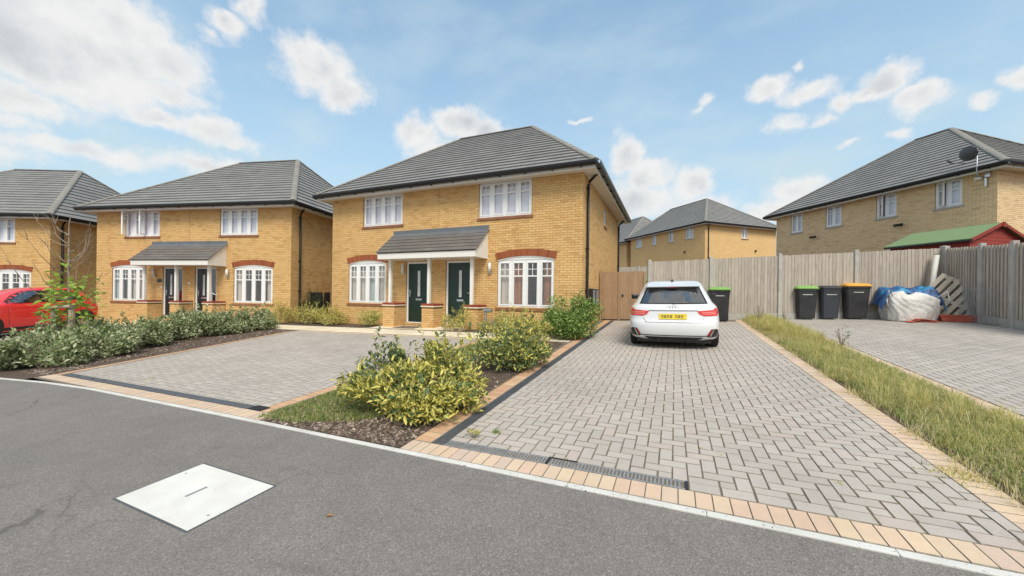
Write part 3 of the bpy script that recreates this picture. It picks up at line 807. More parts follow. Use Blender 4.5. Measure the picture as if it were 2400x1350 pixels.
def slope_tiles(roof, poly3, gauge, tw, name, m, limit, thick=.042):
    """poly3: roof slope, first edge is the eave (left to right seen from outside)"""
    P0 = Vector(poly3[0]); e = (Vector(poly3[1]) - P0).normalized(); nrm = e.cross(Vector(poly3[2]) - P0).normalized(); s = nrm.cross(e)
    p2 = [((Vector(p) - P0).dot(e), (Vector(p) - P0).dot(s)) for p in poly3]; pl = planes_of(p2)
    Lmax = max(p[0] for p in p2); smax = max(p[1] for p in p2); smin = min(p[1] for p in p2); xmin = min(p[0] for p in p2)
    items = []; k = 0; sv = 0.
    while sv < smax - .02:
        x = xmin - (k % 2) * tw / 2
        while x < Lmax:
            c = clip([(x + .0025, sv), (x + tw - .0025, sv), (x + tw - .0025, sv + gauge + .03), (x + .0025, sv + gauge + .03)], pl)
            if len(c) >= 3 and area(c) > .006: items.append((c, sv))
            x += tw
        sv += gauge; k += 1
    full = 0; rest = MB()
    def fnf(sv, dz):
        return lambda a, b, up: P0 + e * a + s * b + nrm * (up * (thick + .010 - (b - sv) / gauge * (thick - .002)) + (0 if up else .004) + dz)
    mw = roof.parent.matrix_world if roof.parent else Matrix()
    def dist(it):
        c = it[0]; q = P0 + e * (sum(p[0] for p in c) / len(c)) + s * it[1]; q = HM @ q; return (0 if seen(q.x, q.y, q.z) else 1, math.hypot(q.x, q.y))
    items.sort(key=dist)
    for i, (c, sv) in enumerate(items):
        f = fnf(sv, random.uniform(0, .0022)); n = len(c)
        mb = MB() if i < limit else rest
        mb.add([f(a, b, 0) for a, b in c] + [f(a, b, 1) for a, b in c], [tuple(range(n, 2 * n))] + [(j, (j + 1) % n, n + (j + 1) % n, n + j) for j in range(n)])
        if i < limit: mb.build(name, m, roof)
    if rest.v: rest.build(name + '_field', m, roof)['kind'] = 'stuff'
    return max(0, limit - len(items))
def cap_run(roof, a, b, m='ridge_tile', L=.42, r=.105, name='ridge_tile', lift=.03):
    a, b = Vector(a), Vector(b); d = b - a; n = max(1, round(d.length / L)); d.normalize()
    side = d.cross(Vector((0, 0, 1))).normalized(); up = side.cross(d).normalized(); Lk = (b - a).length / n
    for i in range(n):
        mb = MB(); c0 = a + d * (Lk * i - .012); c1 = a + d * (Lk * (i + 1) - .006); vs = []
        for c, rr in ((c0, r * 1.04), (c1, r * .97)):
            for k in range(7):
                t = PI * k / 6; vs.append(c + side * math.cos(t) * rr * 1.15 + up * (math.sin(t) * rr * .62 + lift - .045))
        fs = [(k, k + 1, 8 + k, 7 + k) for k in range(6)] + [tuple(range(6, -1, -1)), tuple(range(7, 14))]
        mb.add(vs, fs); mb.build(name, m, roof)
HM = Matrix()
def hip_house(name, loc, rz, label, W, Dp, H, ridge, openings, brick='buff_brick', mort='mortar', side='far_brick', indiv=0, tiles=300, group=None, zbase=-.6,
              right_bricks=True, front_bricks=True, right_open=(), ov=.42, arches=(), eave=.06, cap_r=.105):
    global HM
    HM = Matrix.Translation(loc) @ Matrix.Rotation(rz, 4, 'Z')
    h = thing(name, loc, label, 'house', rz, group)
    rx0, rx1, rz_ = ridge
    # ---- walls
    wf = wall_cells(W, zbase, H, openings, .11).build('front_wall', mort if front_bricks else side, h)
    if not front_bricks: uvwall(wf)
    ar = list(arches)
    def skip(z):
        ex = [(a, b) for a, b, c, d in openings if c < z < d]
        for (a, b, zs, rise) in ar:
            hw = (b - a) / 2; rr = (hw * hw + rise * rise) / (2 * rise); xm = (a + b) / 2
            if zs < z < zs + rise + .225:
                lim = z - zs - .222
                if lim <= 0: ex.append((a - .05, b + .05))
                else:
                    q = rr * rr - (lim + rr - rise) ** 2
                    if q > 0: ex.append((xm - math.sqrt(q), xm + math.sqrt(q)))
        return ex
    if front_bricks:
        bl = bricks(W, zbase, H, skip)
        bl.sort(key=lambda b: -b[0] if True else 0)
        rest = MB(); full = [b for b in bl if abs(b[1] - b[0] - .215) < .004 and .3 < b[2]]
        full.sort(key=lambda b: (HM @ Vector((b[0], 0, b[2]))).xy.length)
        chosen = set(full[:indiv]); me = None
        if indiv:
            mb = MB(); brick_face(mb, lambda u, z, k: (u, .009 * k, z), (0, .215, 0, .065), 0); me = mb.mesh('brick', brick)
        for b in bl:
            if b in chosen: ob('brick', me, wf, (b[0], random.uniform(-.001, .0018), b[2]))
            else:
                dy = random.uniform(-.001, .0018); brick_face(rest, lambda u, z, k: (u, .009 * k + dy * (1 - k), z), b, 0)
        rest.build('brickwork', brick, wf)['kind'] = 'stuff'
    # right flank, left flank, back
    if right_open: 
        sm = wall_cells(Dp, zbase, H, right_open, .11, xa=.119); sm.v = [(W - y, x, z) for x, y, z in sm.v]
        sm.f = [f[::-1] for f in sm.f]
    else: sm = MB().box(W - .118, W - .008, .119, Dp, zbase, H)
    sw = sm.build('side_wall', mort if right_bricks else side, h)
    if right_bricks:
        mb = MB()
        for b in bricks(Dp, zbase, H, lambda z: [(a, bb) for a, bb, c, d in right_open if c < z < d]):
            dy = random.uniform(-.001, .0018); brick_face(mb, lambda u, z, k: (W - .009 * k + dy * (k - 1), u, z), b, 0)
        mb.build('brickwork', brick, sw)['kind'] = 'stuff'
    else: uvwall(sw)
    uvwall(MB().box(.008, .118, .119, Dp, zbase, H).build('side_wall', side, h)); uvwall(MB().box(.119, W - .119, Dp - .11, Dp - .001, zbase, H).build('back_wall', side, h))
    MB().box(.12, W - .12, .12, Dp - .12, H - .06, H - .02).build('ceiling', 'room', h)
    # ---- roof
    A, B, C, D_ = (-ov, -ov), (W + ov, -ov), (W + ov, Dp + ov), (-ov, Dp + ov); z0 = H + eave
    r0, r1 = (rx0, Dp / 2, rz_), (rx1, Dp / 2, rz_)
    e = lambda p: (p[0], p[1], z0)
    mb = MB(); mb.add([e(A), e(B), e(C), e(D_), r0, r1], [(0, 1, 5, 4), (1, 2, 5), (2, 3, 4, 5), (3, 0, 4)]); roof = mb.build('roof', 'roof_underlay', h)
    left = slope_tiles(roof, [e(A), e(B), r1, r0], .305, .335, 'roof_tile', 'roof_tile', tiles)
    left = slope_tiles(roof, [e(B), e(C), r1], .305, .335, 'roof_tile_side' if False else 'roof_tile', 'roof_tile', left)
    slope_tiles(roof, [e(C), e(D_), r0, r1], .305, .335, 'roof_tile', 'roof_tile', 0)
    slope_tiles(roof, [e(D_), e(A), r0], .305, .335, 'roof_tile', 'roof_tile', 0)
    up = Vector((0, 0, .02))
    cap_run(roof, Vector(r0) + up, Vector(r1) + up, 'roof_tile', r=cap_r)
    for c, r in ((A, r0), (B, r1), (C, r1), (D_, r0)): cap_run(roof, Vector(e(c)) + Vector((0, 0, .03)), Vector(r) + up, 'ridge_tile', name='hip_tile', r=cap_r)
    # ---- eaves: soffit, fascia, gutters with brackets
    mb = MB(); mb.box(-ov + .03, W + ov - .03, -ov + .03, -.002, H - .085, H - .07); mb.box(W + .002, W + ov - .03, 0, Dp + ov - .03, H - .085, H - .07); mb.box(-ov + .03, -.002, 0, Dp + ov - .03, H - .085, H - .07)
    mb.build('soffit', 'soffit', h)
    f0, f1 = -ov + .008, W + ov - .008
    MB().box(f0, f1, -ov + .008, -ov + .028, H - .135, H + .075).build('fascia', 'fascia_white', h, bevel=.003)
    MB().box(f1 - .02, f1, -ov + .029, Dp + ov, H - .135, H + .075).build('fascia', 'fascia_white', h, bevel=.003)
    MB().box(f0, f0 + .02, -ov + .029, Dp + ov, H - .135, H + .075).build('fascia', 'fascia_white', h, bevel=.003)
    def gutter(a, b, nx, ny):
        a, b = Vector(a), Vector(b); out = Vector((nx, ny, 0)); mb = MB(); vs = []
        for p in (a, b):
            for k in range(9):
                t = PI + PI * k / 8; vs.append(p + out * (.080 + math.cos(t) * .078) + Vector((0, 0, math.sin(t) * .140)))
            for k in range(9):
                t = 2 * PI - PI * k / 8; vs.append(p + out * (.080 + math.cos(t) * .072) + Vector((0, 0, math.sin(t) * .132 + .0)))
        n = 18; fs = [(k, (k + 1) % n, n + (k + 1) % n, n + k) for k in range(n)] + [tuple(range(n - 1, -1, -1)), tuple(range(n, 2 * n))]
        mb.add(vs, fs); g = mb.build('gutter', 'gutter_black', h, smooth=False)
        L = (b - a).length; d = (b - a).normalized(); k = int(L / .8)
        for i in range(k):
            c = a + d * (.4 + i * L / k); m2 = MB()
            mt = Matrix.Translation(c + out * .05 + Vector((0, 0, -.105))) @ Matrix.Rotation(math.atan2(d.y, d.x), 4, 'Z'); m2.obox(mt, .022, .05, .045); m2.build('bracket', 'gutter_black', g)
    gz = H + .062
    gutter((-ov - .04, -ov + .008, gz), (W + ov + .04, -ov + .008, gz), 0, -1); gutter((W + ov - .008, -ov - .04, gz), (W + ov - .008, Dp + ov, gz), 1, 0); gutter((-ov + .008, Dp + ov, gz), (-ov + .008, -ov - .04, gz), -1, 0)
    return h
def uvwall(o):
    me = o.data; uv = me.uv_layers.new(name='UVMap')
    for p in me.polygons:
        for li in p.loop_indices:
            v = me.vertices[me.loops[li].vertex_index].co
            uv.data[li].uv = (v.y, v.z) if abs(p.normal.x) > .5 else (v.x, v.z)
def downpipe(h, W, H, y=.45, ov=.42, side=1, bottom=.1):
    mb = MB(); x = W + .06
    mb.tube([(W + ov - .04, y - .12, H + .02), (W + ov - .06, y - .10, H - .04), (x + .02, y - .01, H - .26), (x, y, H - .33), (x, y, bottom), (x + .02, y, bottom - .1)], .042, 8)
    p = mb.build('downpipe', 'gutter_black', h, smooth=True)
    for z in (H - .45, H * .52, 1.2): MB().box(W, x + .045, y - .05, y + .05, z - .02, z + .02).build('pipe_clip', 'gutter_black', p)
def front_door(h, x0, x1, z1, m, handle, side_light=False, glassw=.16):
    mb = MB(); mb.box(x0, x0 + .06, .04, .11, 0, z1); mb.box(x1 - .06, x1, .04, .11, 0, z1); mb.box(x0 + .06, x1 - .06, .04, .11, z1 - .065, z1); mb.box(x0 + .06, x1 - .06, .03, .11, -.02, .03)
    xe = x1 - .06
    if side_light: xe = x1 - .34; mb.box(xe, xe + .055, .041, .109, .03, z1 - .065)
    fr = mb.build('door_frame', 'upvc', h, bevel=.004)
    a, b = x0 + .062, xe - .002
    d = MB().box(a, b, .065, .105, .032, z1 - .067).build('door', m, h, bevel=.003)
    cx = (a + b) / 2; g0, g1 = .92, z1 - .30
    mb = MB(); frame_rect(mb, cx - glassw / 2, cx + glassw / 2, g0, g1, .022, .052, .0655); mb.build('glass_frame', m, d)
    MB().box(cx - glassw / 2 + .02, cx + glassw / 2 - .02, .0585, .0635, g0 + .02, g1 - .02).build('glass', 'obscure_glass', d)
    mb = MB()
    for k in range(1, 9): mb.box(cx - glassw / 2 + .02, cx + glassw / 2 - .02, .0565, .0583, g0 + (g1 - g0) * k / 9 - .003, g0 + (g1 - g0) * k / 9 + .003)
    mb.box(cx - .002, cx + .002, .0562, .0586, g0 + .02, g1 - .02); mb.build('lead_bar', 'steel', d)
    MB().box(cx - .13, cx + .13, .052, .0648, .80, .865).build('letter_plate', 'steel', d, bevel=.004)
    hx = a + .06 if handle == 'l' else b - .06; sg = 1 if handle == 'l' else -1
    mb = MB(); mb.box(hx - .018, hx + .018, .054, .0648, .93, 1.17); mb.tube([(hx, .05, 1.08), (hx, .02, 1.08), (hx + sg * .12, .015, 1.08)], .011, 8); mb.build('handle', 'steel', d)
    if side_light: MB().box(xe + .05, x1 - .055, .07, .078, .03, z1 - .065).build('side_glass', 'glass', fr)
    MB().box(x0, x1, .115, 1.6, 0, z1, skip='f').build('hall', 'room_dark', fr)
    return d
def porch(h, x0, x1, zf, zt, depth, posts, pier_xs, brick='buff_brick', mort='mortar', pier_d=.58):
    """lean-to canopy on posts standing on dwarf brick piers"""
    mb = MB(); mb.add([(x0, -depth, zf + .21), (x1, -depth, zf + .21), (x1, -.004, zt), (x0, -.004, zt)], [(0, 1, 2, 3)]); c = mb.build('porch_canopy', 'roof_underlay', h)
    slope_tiles(c, [(x0 - .02, -depth - .03, zf + .205), (x1 + .02, -depth - .03, zf + .205), (x1 + .02, -.01, zt), (x0 - .02, -.01, zt)], .19, .33, 'canopy_tile', 'porch_tile', 200, .018)
    sl_ = (zt - zf - .21) / depth
    mb = MB(); mb.add([(x0 + .0, -.012, zt + .16), (x1 + .0, -.012, zt + .16), (x1, -.012, zt + .035), (x0, -.012, zt + .035), (x1, -.20, zt + .035 - .2 * sl_), (x0, -.20, zt + .035 - .2 * sl_)], [(0, 3, 2, 1), (3, 5, 4, 2)]); mb.build('flashing', 'lead', c)
    MB().box(x0 + .03, x1 - .03, -depth + .0, -depth + .022, zf, zf + .19).build('fascia', 'fascia_white', c, bevel=.004)
    MB().box(x0 + .05, x1 - .05, -depth + .023, -.004, zf + .01, zf + .03).build('soffit', 'fascia_white', c)
    for xa, xb in ((x0 + .03, x0 + .05), (x1 - .05, x1 - .03)):
        MB().prism([(-depth + .023, zf), (-.003, zf), (-.003, zt - .03), (-depth + .023, zf + .185)], lambda a, b, X=xa: (X, a, b), lambda a, b, X=xb: (X, a, b)).build('cheek', 'fascia_white', c)
        MB().prism([(-depth - .01, zf + .135), (-.003, zt - .075), (-.003, zt - .005), (-depth - .01, zf + .205)], lambda a, b, X=(xa - .012 if xa < 5 else xb): (X, a, b), lambda a, b, X=(xa if xa < 5 else xb + .012): (X, a, b)).build('bargeboard', 'fascia_white', c)
    for px, pz in posts: MB().box(px - .05, px + .05, -pier_d + .02, -pier_d + .12, pz, zf + .01).build('post', 'fascia_white', c, bevel=.008)
    for pa, pb in pier_xs:
        p = MB().box(pa + .008, pb - .008, -pier_d + .008, -.002, -.5, .60).build('pier', mort, h)
        mb = MB()
        for b in bricks(pb - pa, -.5, .6, lambda z: []): brick_face(mb, lambda u, z, k: (pa + u, -pier_d + .009 * k, z), b, 0)
        for b in bricks(pier_d, -.5, .6, lambda z: []):
            brick_face(mb, lambda u, z, k: (pb - .009 * k, -pier_d + u, z), b, 0); brick_face(mb, lambda u, z, k: (pa + .009 * k, -u, z), b, 0)
        mb.build('pier_brickwork', brick, p)['kind'] = 'stuff'
        MB().box(pa - .028, pb + .028, -pier_d - .028, -.002, .601, .640).build('cap_slab', 'cream_slab', p, bevel=.004)
        k = max(3, round((pb - pa + .03) / .075)); L = (pb - pa + .03) / k
        for i in range(k): MB().box(pa - .015 + i * L + .003, pa - .015 + (i + 1) * L - .003, -pier_d - .012, -.002, .641, .712).build('coping_brick', 'coping_brick', p)
def wall_light(h, x, z):
    mb = MB(); mb.box(x - .045, x + .045, -.04, -.001, z - .13, z - .01); mb.tube([(x, -.03, z - .08), (x, -.085, z - .10), (x, -.09, z - .05)], .012, 6); l = mb.build('wall_light', 'steel', h)
    MB().tube([(x, -.09, z - .07), (x, -.09, z + .22)], .05, 12).build('lamp_tube', 'lamp_glass', l, smooth=True); MB().tube([(x, -.09, z + .221), (x, -.09, z + .24)], .055, 12).build('lamp_cap', 'steel', l)

UPL, UPR = (1.60, 3.44), (6.56, 8.40)
LOL, LOR = (.89, 2.73), (7.27, 9.15)
ZS, ZU, ZL, ZH = 3.54, 4.69, .64, 2.15
def semi(name, loc, rz, label, detail, indiv, tiles, doors, inner, up_open=None, group='semi-detached houses'):
    ops = [(UPL[0], UPL[1], ZS, 4.72), (UPR[0], UPR[1], ZS, 4.72), (LOL[0], LOL[1], ZL, ZH + .12), (LOR[0], LOR[1], ZL, ZH + .12), (3.65, 4.68, 0, 2.17), (5.32, 6.40, 0, 2.17)]
    ro = [(3.75, 4.25, 3.75, 4.45)] if detail else ()
    h = hip_house(name, loc, rz, label, 10.0, 8.05, 4.75, (3.42, 6.95, 8.16), ops, indiv=indiv, tiles=tiles, group=group, right_open=ro,
                  arches=[(LOL[0], LOL[1], ZH, .115), (LOR[0], LOR[1], ZH, .115)])
    for i, (a, b) in enumerate((UPL, UPR)): window(h, a, b, ZS, ZU, inner=inner[i], opened=(up_open or {}).get(i, ()), transom=.66)
    for i, (a, b) in enumerate((LOL, LOR)): window(h, a, b, ZL, ZH, inner=inner[2 + i], arch=.115, transom=.66)
    if detail:
        sw = window(h, 3.75, 4.25, 3.75, 4.45, n=1, transom=0, bars=None, inner='blind')
        sw.rotation_euler = (0, 0, PI / 2); sw.location = (10.0, 0, 0)
    dm, hs, sl2 = doors
    front_door(h, 3.65, 4.68, 2.17, dm, 'l', sl2); front_door(h, 5.32, 6.40, 2.17, dm, 'r' if not sl2 else 'l', sl2)
    porch(h, 3.06, 6.94, 2.20, 3.14, .84, [(3.38, .712), (5.0, .712), (6.62, .712)], [(3.12, 3.62), (4.77, 5.23), (6.40, 6.88)])
    wall_light(h, 3.55 if not sl2 else 3.25, 1.85); wall_light(h, 7.02, 1.85)
    downpipe(h, 10.0, 4.75)
    if detail: downpipe(h, 10.0, 4.75, y=7.75)
    # fine expansion joint up the middle of the facade
    MB().box(4.994, 5.006, -.003, .006, 3.3, 4.70).build('expansion_joint', 'mortar', h)
    return h
main = semi('semi_detached_house', (-12.488, 10.626, .449), .0123, 'nearest buff-brick house pair with two dark green front doors under one porch', True, 300, 300,
            ('green_door', 'l', False), ('blind', 'blind', 'beige', 'brown'))
semi('semi_detached_house', (-24.29, 7.909, .333), .2525, 'middle buff-brick house pair with black front doors and two upper casements open', False, 0, 300,
     ('black_door', 'l', True), ('blind', 'blind', 'slats', 'pale'), {0: ((0, 1.15), (2, 1.1))})
semi('semi_detached_house', (-36.1, 2.93, .10), .45, 'farthest buff-brick house at the left edge, behind the red car', False, 0, 220,
     ('black_door', 'l', True), ('nets', 'nets', 'pale', 'pale'))
# extras on the nearest house: black meter boxes on the flank, vent pipe by the window, alarm
MBX = main
for y0, y1 in ((.98, 1.42), (1.55, 2.02)):
    b = MB().box(10.003, 10.13, y0, y1, .70, 1.28).build('meter_box', 'black_plastic', main, bevel=.012)
    MB().box(10.131, 10.136, y0 + .04, y1 - .04, .74, 1.24).build('meter_door', 'drain_grey', b, bevel=.004)
mb = MB(); mb.tube([(7.12, -.42, -.1), (7.12, -.42, .52)], .045, 10); mb.tube([(7.05, -.42, .55), (7.34, -.42, .55)], .06, 10); o = mb.build('vent_pipe', 'galvanised', None, smooth=False)
o.location = (-12.488, 10.626, .449); tag(o, 'grey T-shaped vent pipe standing beside the porch of the nearest house', 'pipe')
# extras on the middle pair: dark number plaque and bell
mid = [o for o in COL.objects if o.name.startswith('semi_detached_house') and 'middle' in o.get('label', '')][0]
MB().box(3.36, 3.60, -.014, -.002, 1.50, 1.64).build('name_plaque', 'black_door', mid, bevel=.003); MB().box(3.57, 3.62, -.02, -.002, 1.25, 1.33).build('door_bell', 'upvc', mid); MB().box(5.0, 5.07, -.02, -.002, 1.42, 1.52).build('door_bell', 'upvc', mid)
for ya in (1.2, 2.1): MB().box(10.003, 10.09, ya, ya + .7, .35, 1.15).build('meter_box', 'black_plastic', mid, bevel=.01)

# ------------------------------------------------------------------ house behind the fence (right) and the row beyond
def two_light(h, x0, x1, z0, z1, opened=()):
    return window(h, x0, x1, z0, z1, n=2, inner='nets', transom=.62, opened=opened, sill=True, sillm='concrete')
wD = [(.97, 1.68), (3.0, 3.79), (5.36, 6.16), (7.51, 8.34)]
opsD = [(a, b, 3.80, 4.96) for a, b in wD]
hD = hip_house('detached_house', (5.73, 27.73, 1.55), -.9597, 'pale buff-brick house behind the fence at the right with a satellite dish', 9.3, 8.2, 5.0, (4.35, 5.72, 8.42), opsD, 'pale_brick', 'pale_mortar', 'far_pale_brick',
               0, 300, zbase=-1.2)
for i, (a, b) in enumerate(wD): two_light(hD, a, b, 3.83, 4.93, ((0, .55),) if i >= 2 else ())
for x, z in ((6.35, 3.38), (2.42, 3.42)):
    mb = MB(); mb.box(x - .05, x + .05, -.05, -.001, z - .04, z + .04); mb.tube([(x, -.05, z), (x, -.14, z + .02)], .02, 6); l = mb.build('security_light', 'black_plastic', hD)
    for s_ in (-1, 1): MB().obox(Matrix.Translation((x + s_ * .09, -.18, z - .03)) @ Matrix.Rotation(.5, 4, 'X') @ Matrix.Rotation(s_ * .4, 4, 'Z'), .07, .05, .045) and MB().add([], [])
    for s_ in (-1, 1):
        m2 = MB(); m2.obox(Matrix.Translation((x + s_ * .09, -.18, z - .03)) @ Matrix.Rotation(.5, 4, 'X') @ Matrix.Rotation(s_ * .4, 4, 'Z'), .07, .05, .045); m2.build('lamp_head', 'black_plastic', l)
MB().tube([(.41, -.001, 4.82), (.41, -.03, 4.82)], .07, 14).build('wall_vent', 'cream_slab', hD)
mb = MB(); mb.box(9.0, 9.06, -.09, -.002, 4.35, 4.95); b_ = mb.build('aerial_bracket', 'steel', hD)
MB().box(9.07, 9.16, -.12, -.06, 4.7, 4.9).build('aerial_box', 'steel', b_); MB().box(8.72, 8.92, -.10, -.002, 4.66, 4.78).build('alarm_box', 'upvc', hD, bevel=.01)
# satellite dish on a pole over the eave
dish = thing('satellite_dish', tuple((Matrix.Translation((5.73, 27.73, 1.55)) @ Matrix.Rotation(-.9597, 4, 'Z')) @ Vector((9.03, -.55, 4.9))), 'dark oval satellite dish above the gutter of the house behind the fence', 'satellite dish', -.9597)
mb = MB(); mb.tube([(0, .5, -.2), (0, .08, -.2), (0, 0, -.1), (0, 0, .85)], .022, 8); mb.build('mast', 'galvanised', dish, smooth=True)
mb = MB(); nr, na = 6, 24; vs = [(0, 0, 0)]; fs = []
for i in range(1, nr + 1):
    for k in range(na):
        t = 2 * PI * k / na; rr = i / nr; vs.append((math.cos(t) * rr * .40, .09 * rr * rr, math.sin(t) * rr * .27))
fs += [(0, 1 + k, 1 + (k + 1) % na) for k in range(na)]
for i in range(nr - 1):
    for k in range(na): a = 1 + i * na; fs.append((a + k, a + na + k, a + na + (k + 1) % na, a + (k + 1) % na))
b0 = len(vs); vs += [(x, y + .015, z) for x, y, z in vs]; fs += [tuple(b0 + i for i in reversed(f)) for f in fs]
mb.add(vs, fs); dd = mb.build('reflector', 'dish', dish, smooth=True, loc=(-.30, -.05, .72)); dd.rotation_euler = (.35, 0, -.5)
mb = MB(); mb.tube([(-.30, -.06, .40), (-.48, -.55, .42)], .014, 6); mb.tube([(-.44, -.48, .44), (-.50, -.60, .52)], .035, 8); mb.tube([(0, 0, .7), (-.25, .02, .7)], .025, 6); mb.build('arm', 'dish', dish)

wE = [(.95, 1.95), (3.63, 4.23), (6.1, 6.7), (8.35, 9.25)]
hE = hip_house('terrace_house', (2.387 - 10.6 * math.cos(-.8295), 37.07 - 10.6 * math.sin(-.8295), 3.35), -.8295, 'distant buff-brick house with a grey hipped roof seen over the fence beyond the white car', 10.6, 8.8, 4.75, (1.4, 6.55, 8.3),
               [(a, b, 3.6, 4.72) for a, b in wE], 'buff_brick', 'mortar', 'far_brick', 0, 0, zbase=-2.5, right_bricks=False, front_bricks=False, right_open=[(4.37, 5.1, 3.62, 4.70)])
for i, (a, b) in enumerate(wE): window(hE, a, b, 3.63, 4.70, n=2 if i in (0, 3) else 1, inner='nets', transom=.62 if i in (0, 3) else 0, bars='top' if i in (0, 3) else None, sillm='concrete')
wn = window(hE, 4.37, 5.1, 3.65, 4.68, n=2, inner='nets', transom=0, bars=None); wn.rotation_euler = (0, 0, PI / 2); wn.location = (10.6, 0, 0)
downpipe(hE, 10.6, 4.75, y=.35)
MB().box(8.2, 8.35, -.12, -.002, 2.35, 2.5).build('security_light', 'black_plastic', hE); MB().box(10.602, 10.72, 6.0, 6.15, 2.5, 2.65).build('security_light', 'black_plastic', hE)
for i in range(9): MB().box(10.601, 10.625, 4.3 + i * .1, 4.385 + i * .1, 1.55 + .06 * math.sin(PI * (i + .5) / 9), 1.77 + .06 * math.sin(PI * (i + .5) / 9)).build('arch_brick', 'red_brick', hE)
wE2 = [(5.2, 5.9), (7.8, 8.5)]
ux, uy = math.cos(-.8295), math.sin(-.8295)
hE2 = hip_house('terrace_house', (2.387 - 22.0 * ux, 37.07 - 22.0 * uy, 3.1), -.8295, 'farther buff-brick house whose roof shows behind the distant house, next to the nearest house', 10.6, 9.4, 4.75, (1.6, 7.6, 8.75),
                [(a, b, 3.6, 4.72) for a, b in wE2], 'buff_brick', 'mortar', 'far_brick', 0, 0, zbase=-2.5, right_bricks=False, front_bricks=False)
for a, b in wE2: window(hE2, a, b, 3.63, 4.70, n=1, inner='nets', transom=0, bars=None, sillm='concrete')
# the red roof peeping between the two houses at the back
rr_ = hip_house('terrace_house', (13.5, 62, 3.6), -.5, 'house with a red tiled roof just showing between the two houses at the back', 9, 8, 5.0, (3.2, 5.8, 8.6), [], 'buff_brick', 'mortar', 'far_brick', 0, 0, zbase=-2, right_bricks=False, front_bricks=False)
for c in rr_.children_recursive:
    if c.type == 'MESH' and 'tile' in c.name: c.data.materials[0] = M['red_brick']

# ------------------------------------------------------------------ fences
def fence(name, label, p0, p1, z0, z1, posts, gravel=.22, m='fence_wood', pitch=.098, back=False, tail=True):
    d = Vector((p1[0] - p0[0], p1[1] - p0[1])); L = d.length; ang = math.atan2(d.y, d.x)
    f = thing(name, (p0[0], p0[1], 0), label, 'fence', ang)
    gz = lambda s: G(p0[0] + d.x * s / L, p0[1] + d.y * s / L); tz = lambda s: z0 + (z1 - z0) * s / L
    for i, s in enumerate(posts):
        MB().box(s - .055, s + .055, -.06, .06, gz(s) - .3, tz(s) + .05).build('post', 'concrete', f, bevel=.012)
    base = None
    for a, b in zip(posts, posts[1:]):
        a2, b2 = a + .057, b - .057
        mb = MB(); mb.add([(a2, -.022, gz(a) - .05), (b2, -.022, gz(b) - .05), (b2, -.022, gz(b) + gravel), (a2, -.022, gz(a) + gravel), (a2, .022, gz(a) - .05), (b2, .022, gz(b) - .05), (b2, .022, gz(b) + gravel), (a2, .022, gz(a) + gravel)],
               [(0, 1, 2, 3), (3, 2, 6, 7), (5, 4, 7, 6)]); mb.build('gravel_board', 'concrete', f)
        n = max(1, round((b2 - a2) / pitch)); w_ = (b2 - a2) / n
        ztop = (tz(a) + tz(b)) / 2
        for k in range(n):
            s = a2 + k * w_; zb = gz(s) + gravel + .004; zt = tz(s + w_ / 2) - .02 + random.uniform(-.008, .008); lean = random.uniform(-.004, .004)
            H = zt - zb
            if back: vs = [(0, -.012, 0), (w_ * .62, -.012, 0), (w_ * .62, .010, 0), (0, .010, 0)]
            else: vs = [(-.006, -.016, 0), (w_ + .006, -.006, 0), (w_ + .006, .004, 0), (-.006, .004, 0)]
            mb = MB(); mb.add(vs + [(x + lean, y, H) for x, y, z in vs], [(0, 1, 5, 4), (1, 2, 6, 5), (2, 3, 7, 6), (3, 0, 4, 7), (4, 5, 6, 7)])
            mb.build('board', m, f, loc=(s, random.uniform(-.003, .003), zb))
        for q in (.25, .85):
            za, zb_ = gz(a) + gravel + (tz(a) - gz(a) - gravel) * q, gz(b) + gravel + (tz(b) - gz(b) - gravel) * q
            mb = MB(); mb.add([(a2, .012, za - .04), (b2, .012, zb_ - .04), (b2, .012, zb_ + .04), (a2, .012, za + .04), (a2, .05, za - .04), (b2, .05, zb_ - .04), (b2, .05, zb_ + .04), (a2, .05, za + .04)], [(0, 3, 2, 1), (4, 5, 6, 7), (3, 7, 6, 2), (0, 1, 5, 4)]); mb.build('rail', m, f)
        if back: MB().add([(a2, .018, gz(a) + gravel), (b2, .018, gz(b) + gravel), (b2, .018, tz(b) - .06), (a2, .018, tz(a) - .06)], [(0, 1, 2, 3)]).build('backing', m, f)
    return f
LB = math.hypot(FENCE1[0] - FENCE0[0], FENCE1[1] - FENCE0[1]); kx = LB / (FENCE1[0] - FENCE0[0])
fence('back_fence', 'weathered grey close-board fence with concrete posts behind the car and bins', FENCE0, FENCE1, 2.72, 3.15, [0, 1.92 * kx, 3.96 * kx, 6.10 * kx, LB])
fence('side_fence', 'weathered slatted fence at the right edge turning towards the road', (7.62, 15.80), (7.86, 11.0), 3.13, 2.80, [0, 1.33, 2.31, 3.6, 4.80], back=True, pitch=.105)
gate = thing('side_gate', (-2.42, 13.55, 0), 'brown boarded garden gate between the nearest house and the fence', 'gate', .06)
for k in range(13):
    s = .02 + k * .108; zb = G(-2.42 + s, 13.5) + .05
    MB().add(*(lambda vs: (vs + [(x, y, 1.68) for x, y, z in vs], [(0, 1, 5, 4), (1, 2, 6, 5), (2, 3, 7, 6), (3, 0, 4, 7), (4, 5, 6, 7)]))([(0, -.014, 0), (.103, -.009, 0), (.103, .006, 0), (0, .006, 0)])).build('board', 'gate_wood', gate, loc=(s, random.uniform(-.003, .003), zb))
for z in (1.0, 2.0): MB().box(.02, 1.42, .010, .05, z - .05, z + .05).build('rail', 'gate_wood', gate)
for s in (-.03, .60, 1.46): MB().box(s - .035, s + .035, -.045 if s != .6 else -.03, .05, .5, 2.42 if s < 0 else 2.34).build('post', 'gate_wood', gate, bevel=.006)
MB().box(.70, .76, -.05, -.016, 1.5, 1.56).build('latch', 'black_plastic', gate)
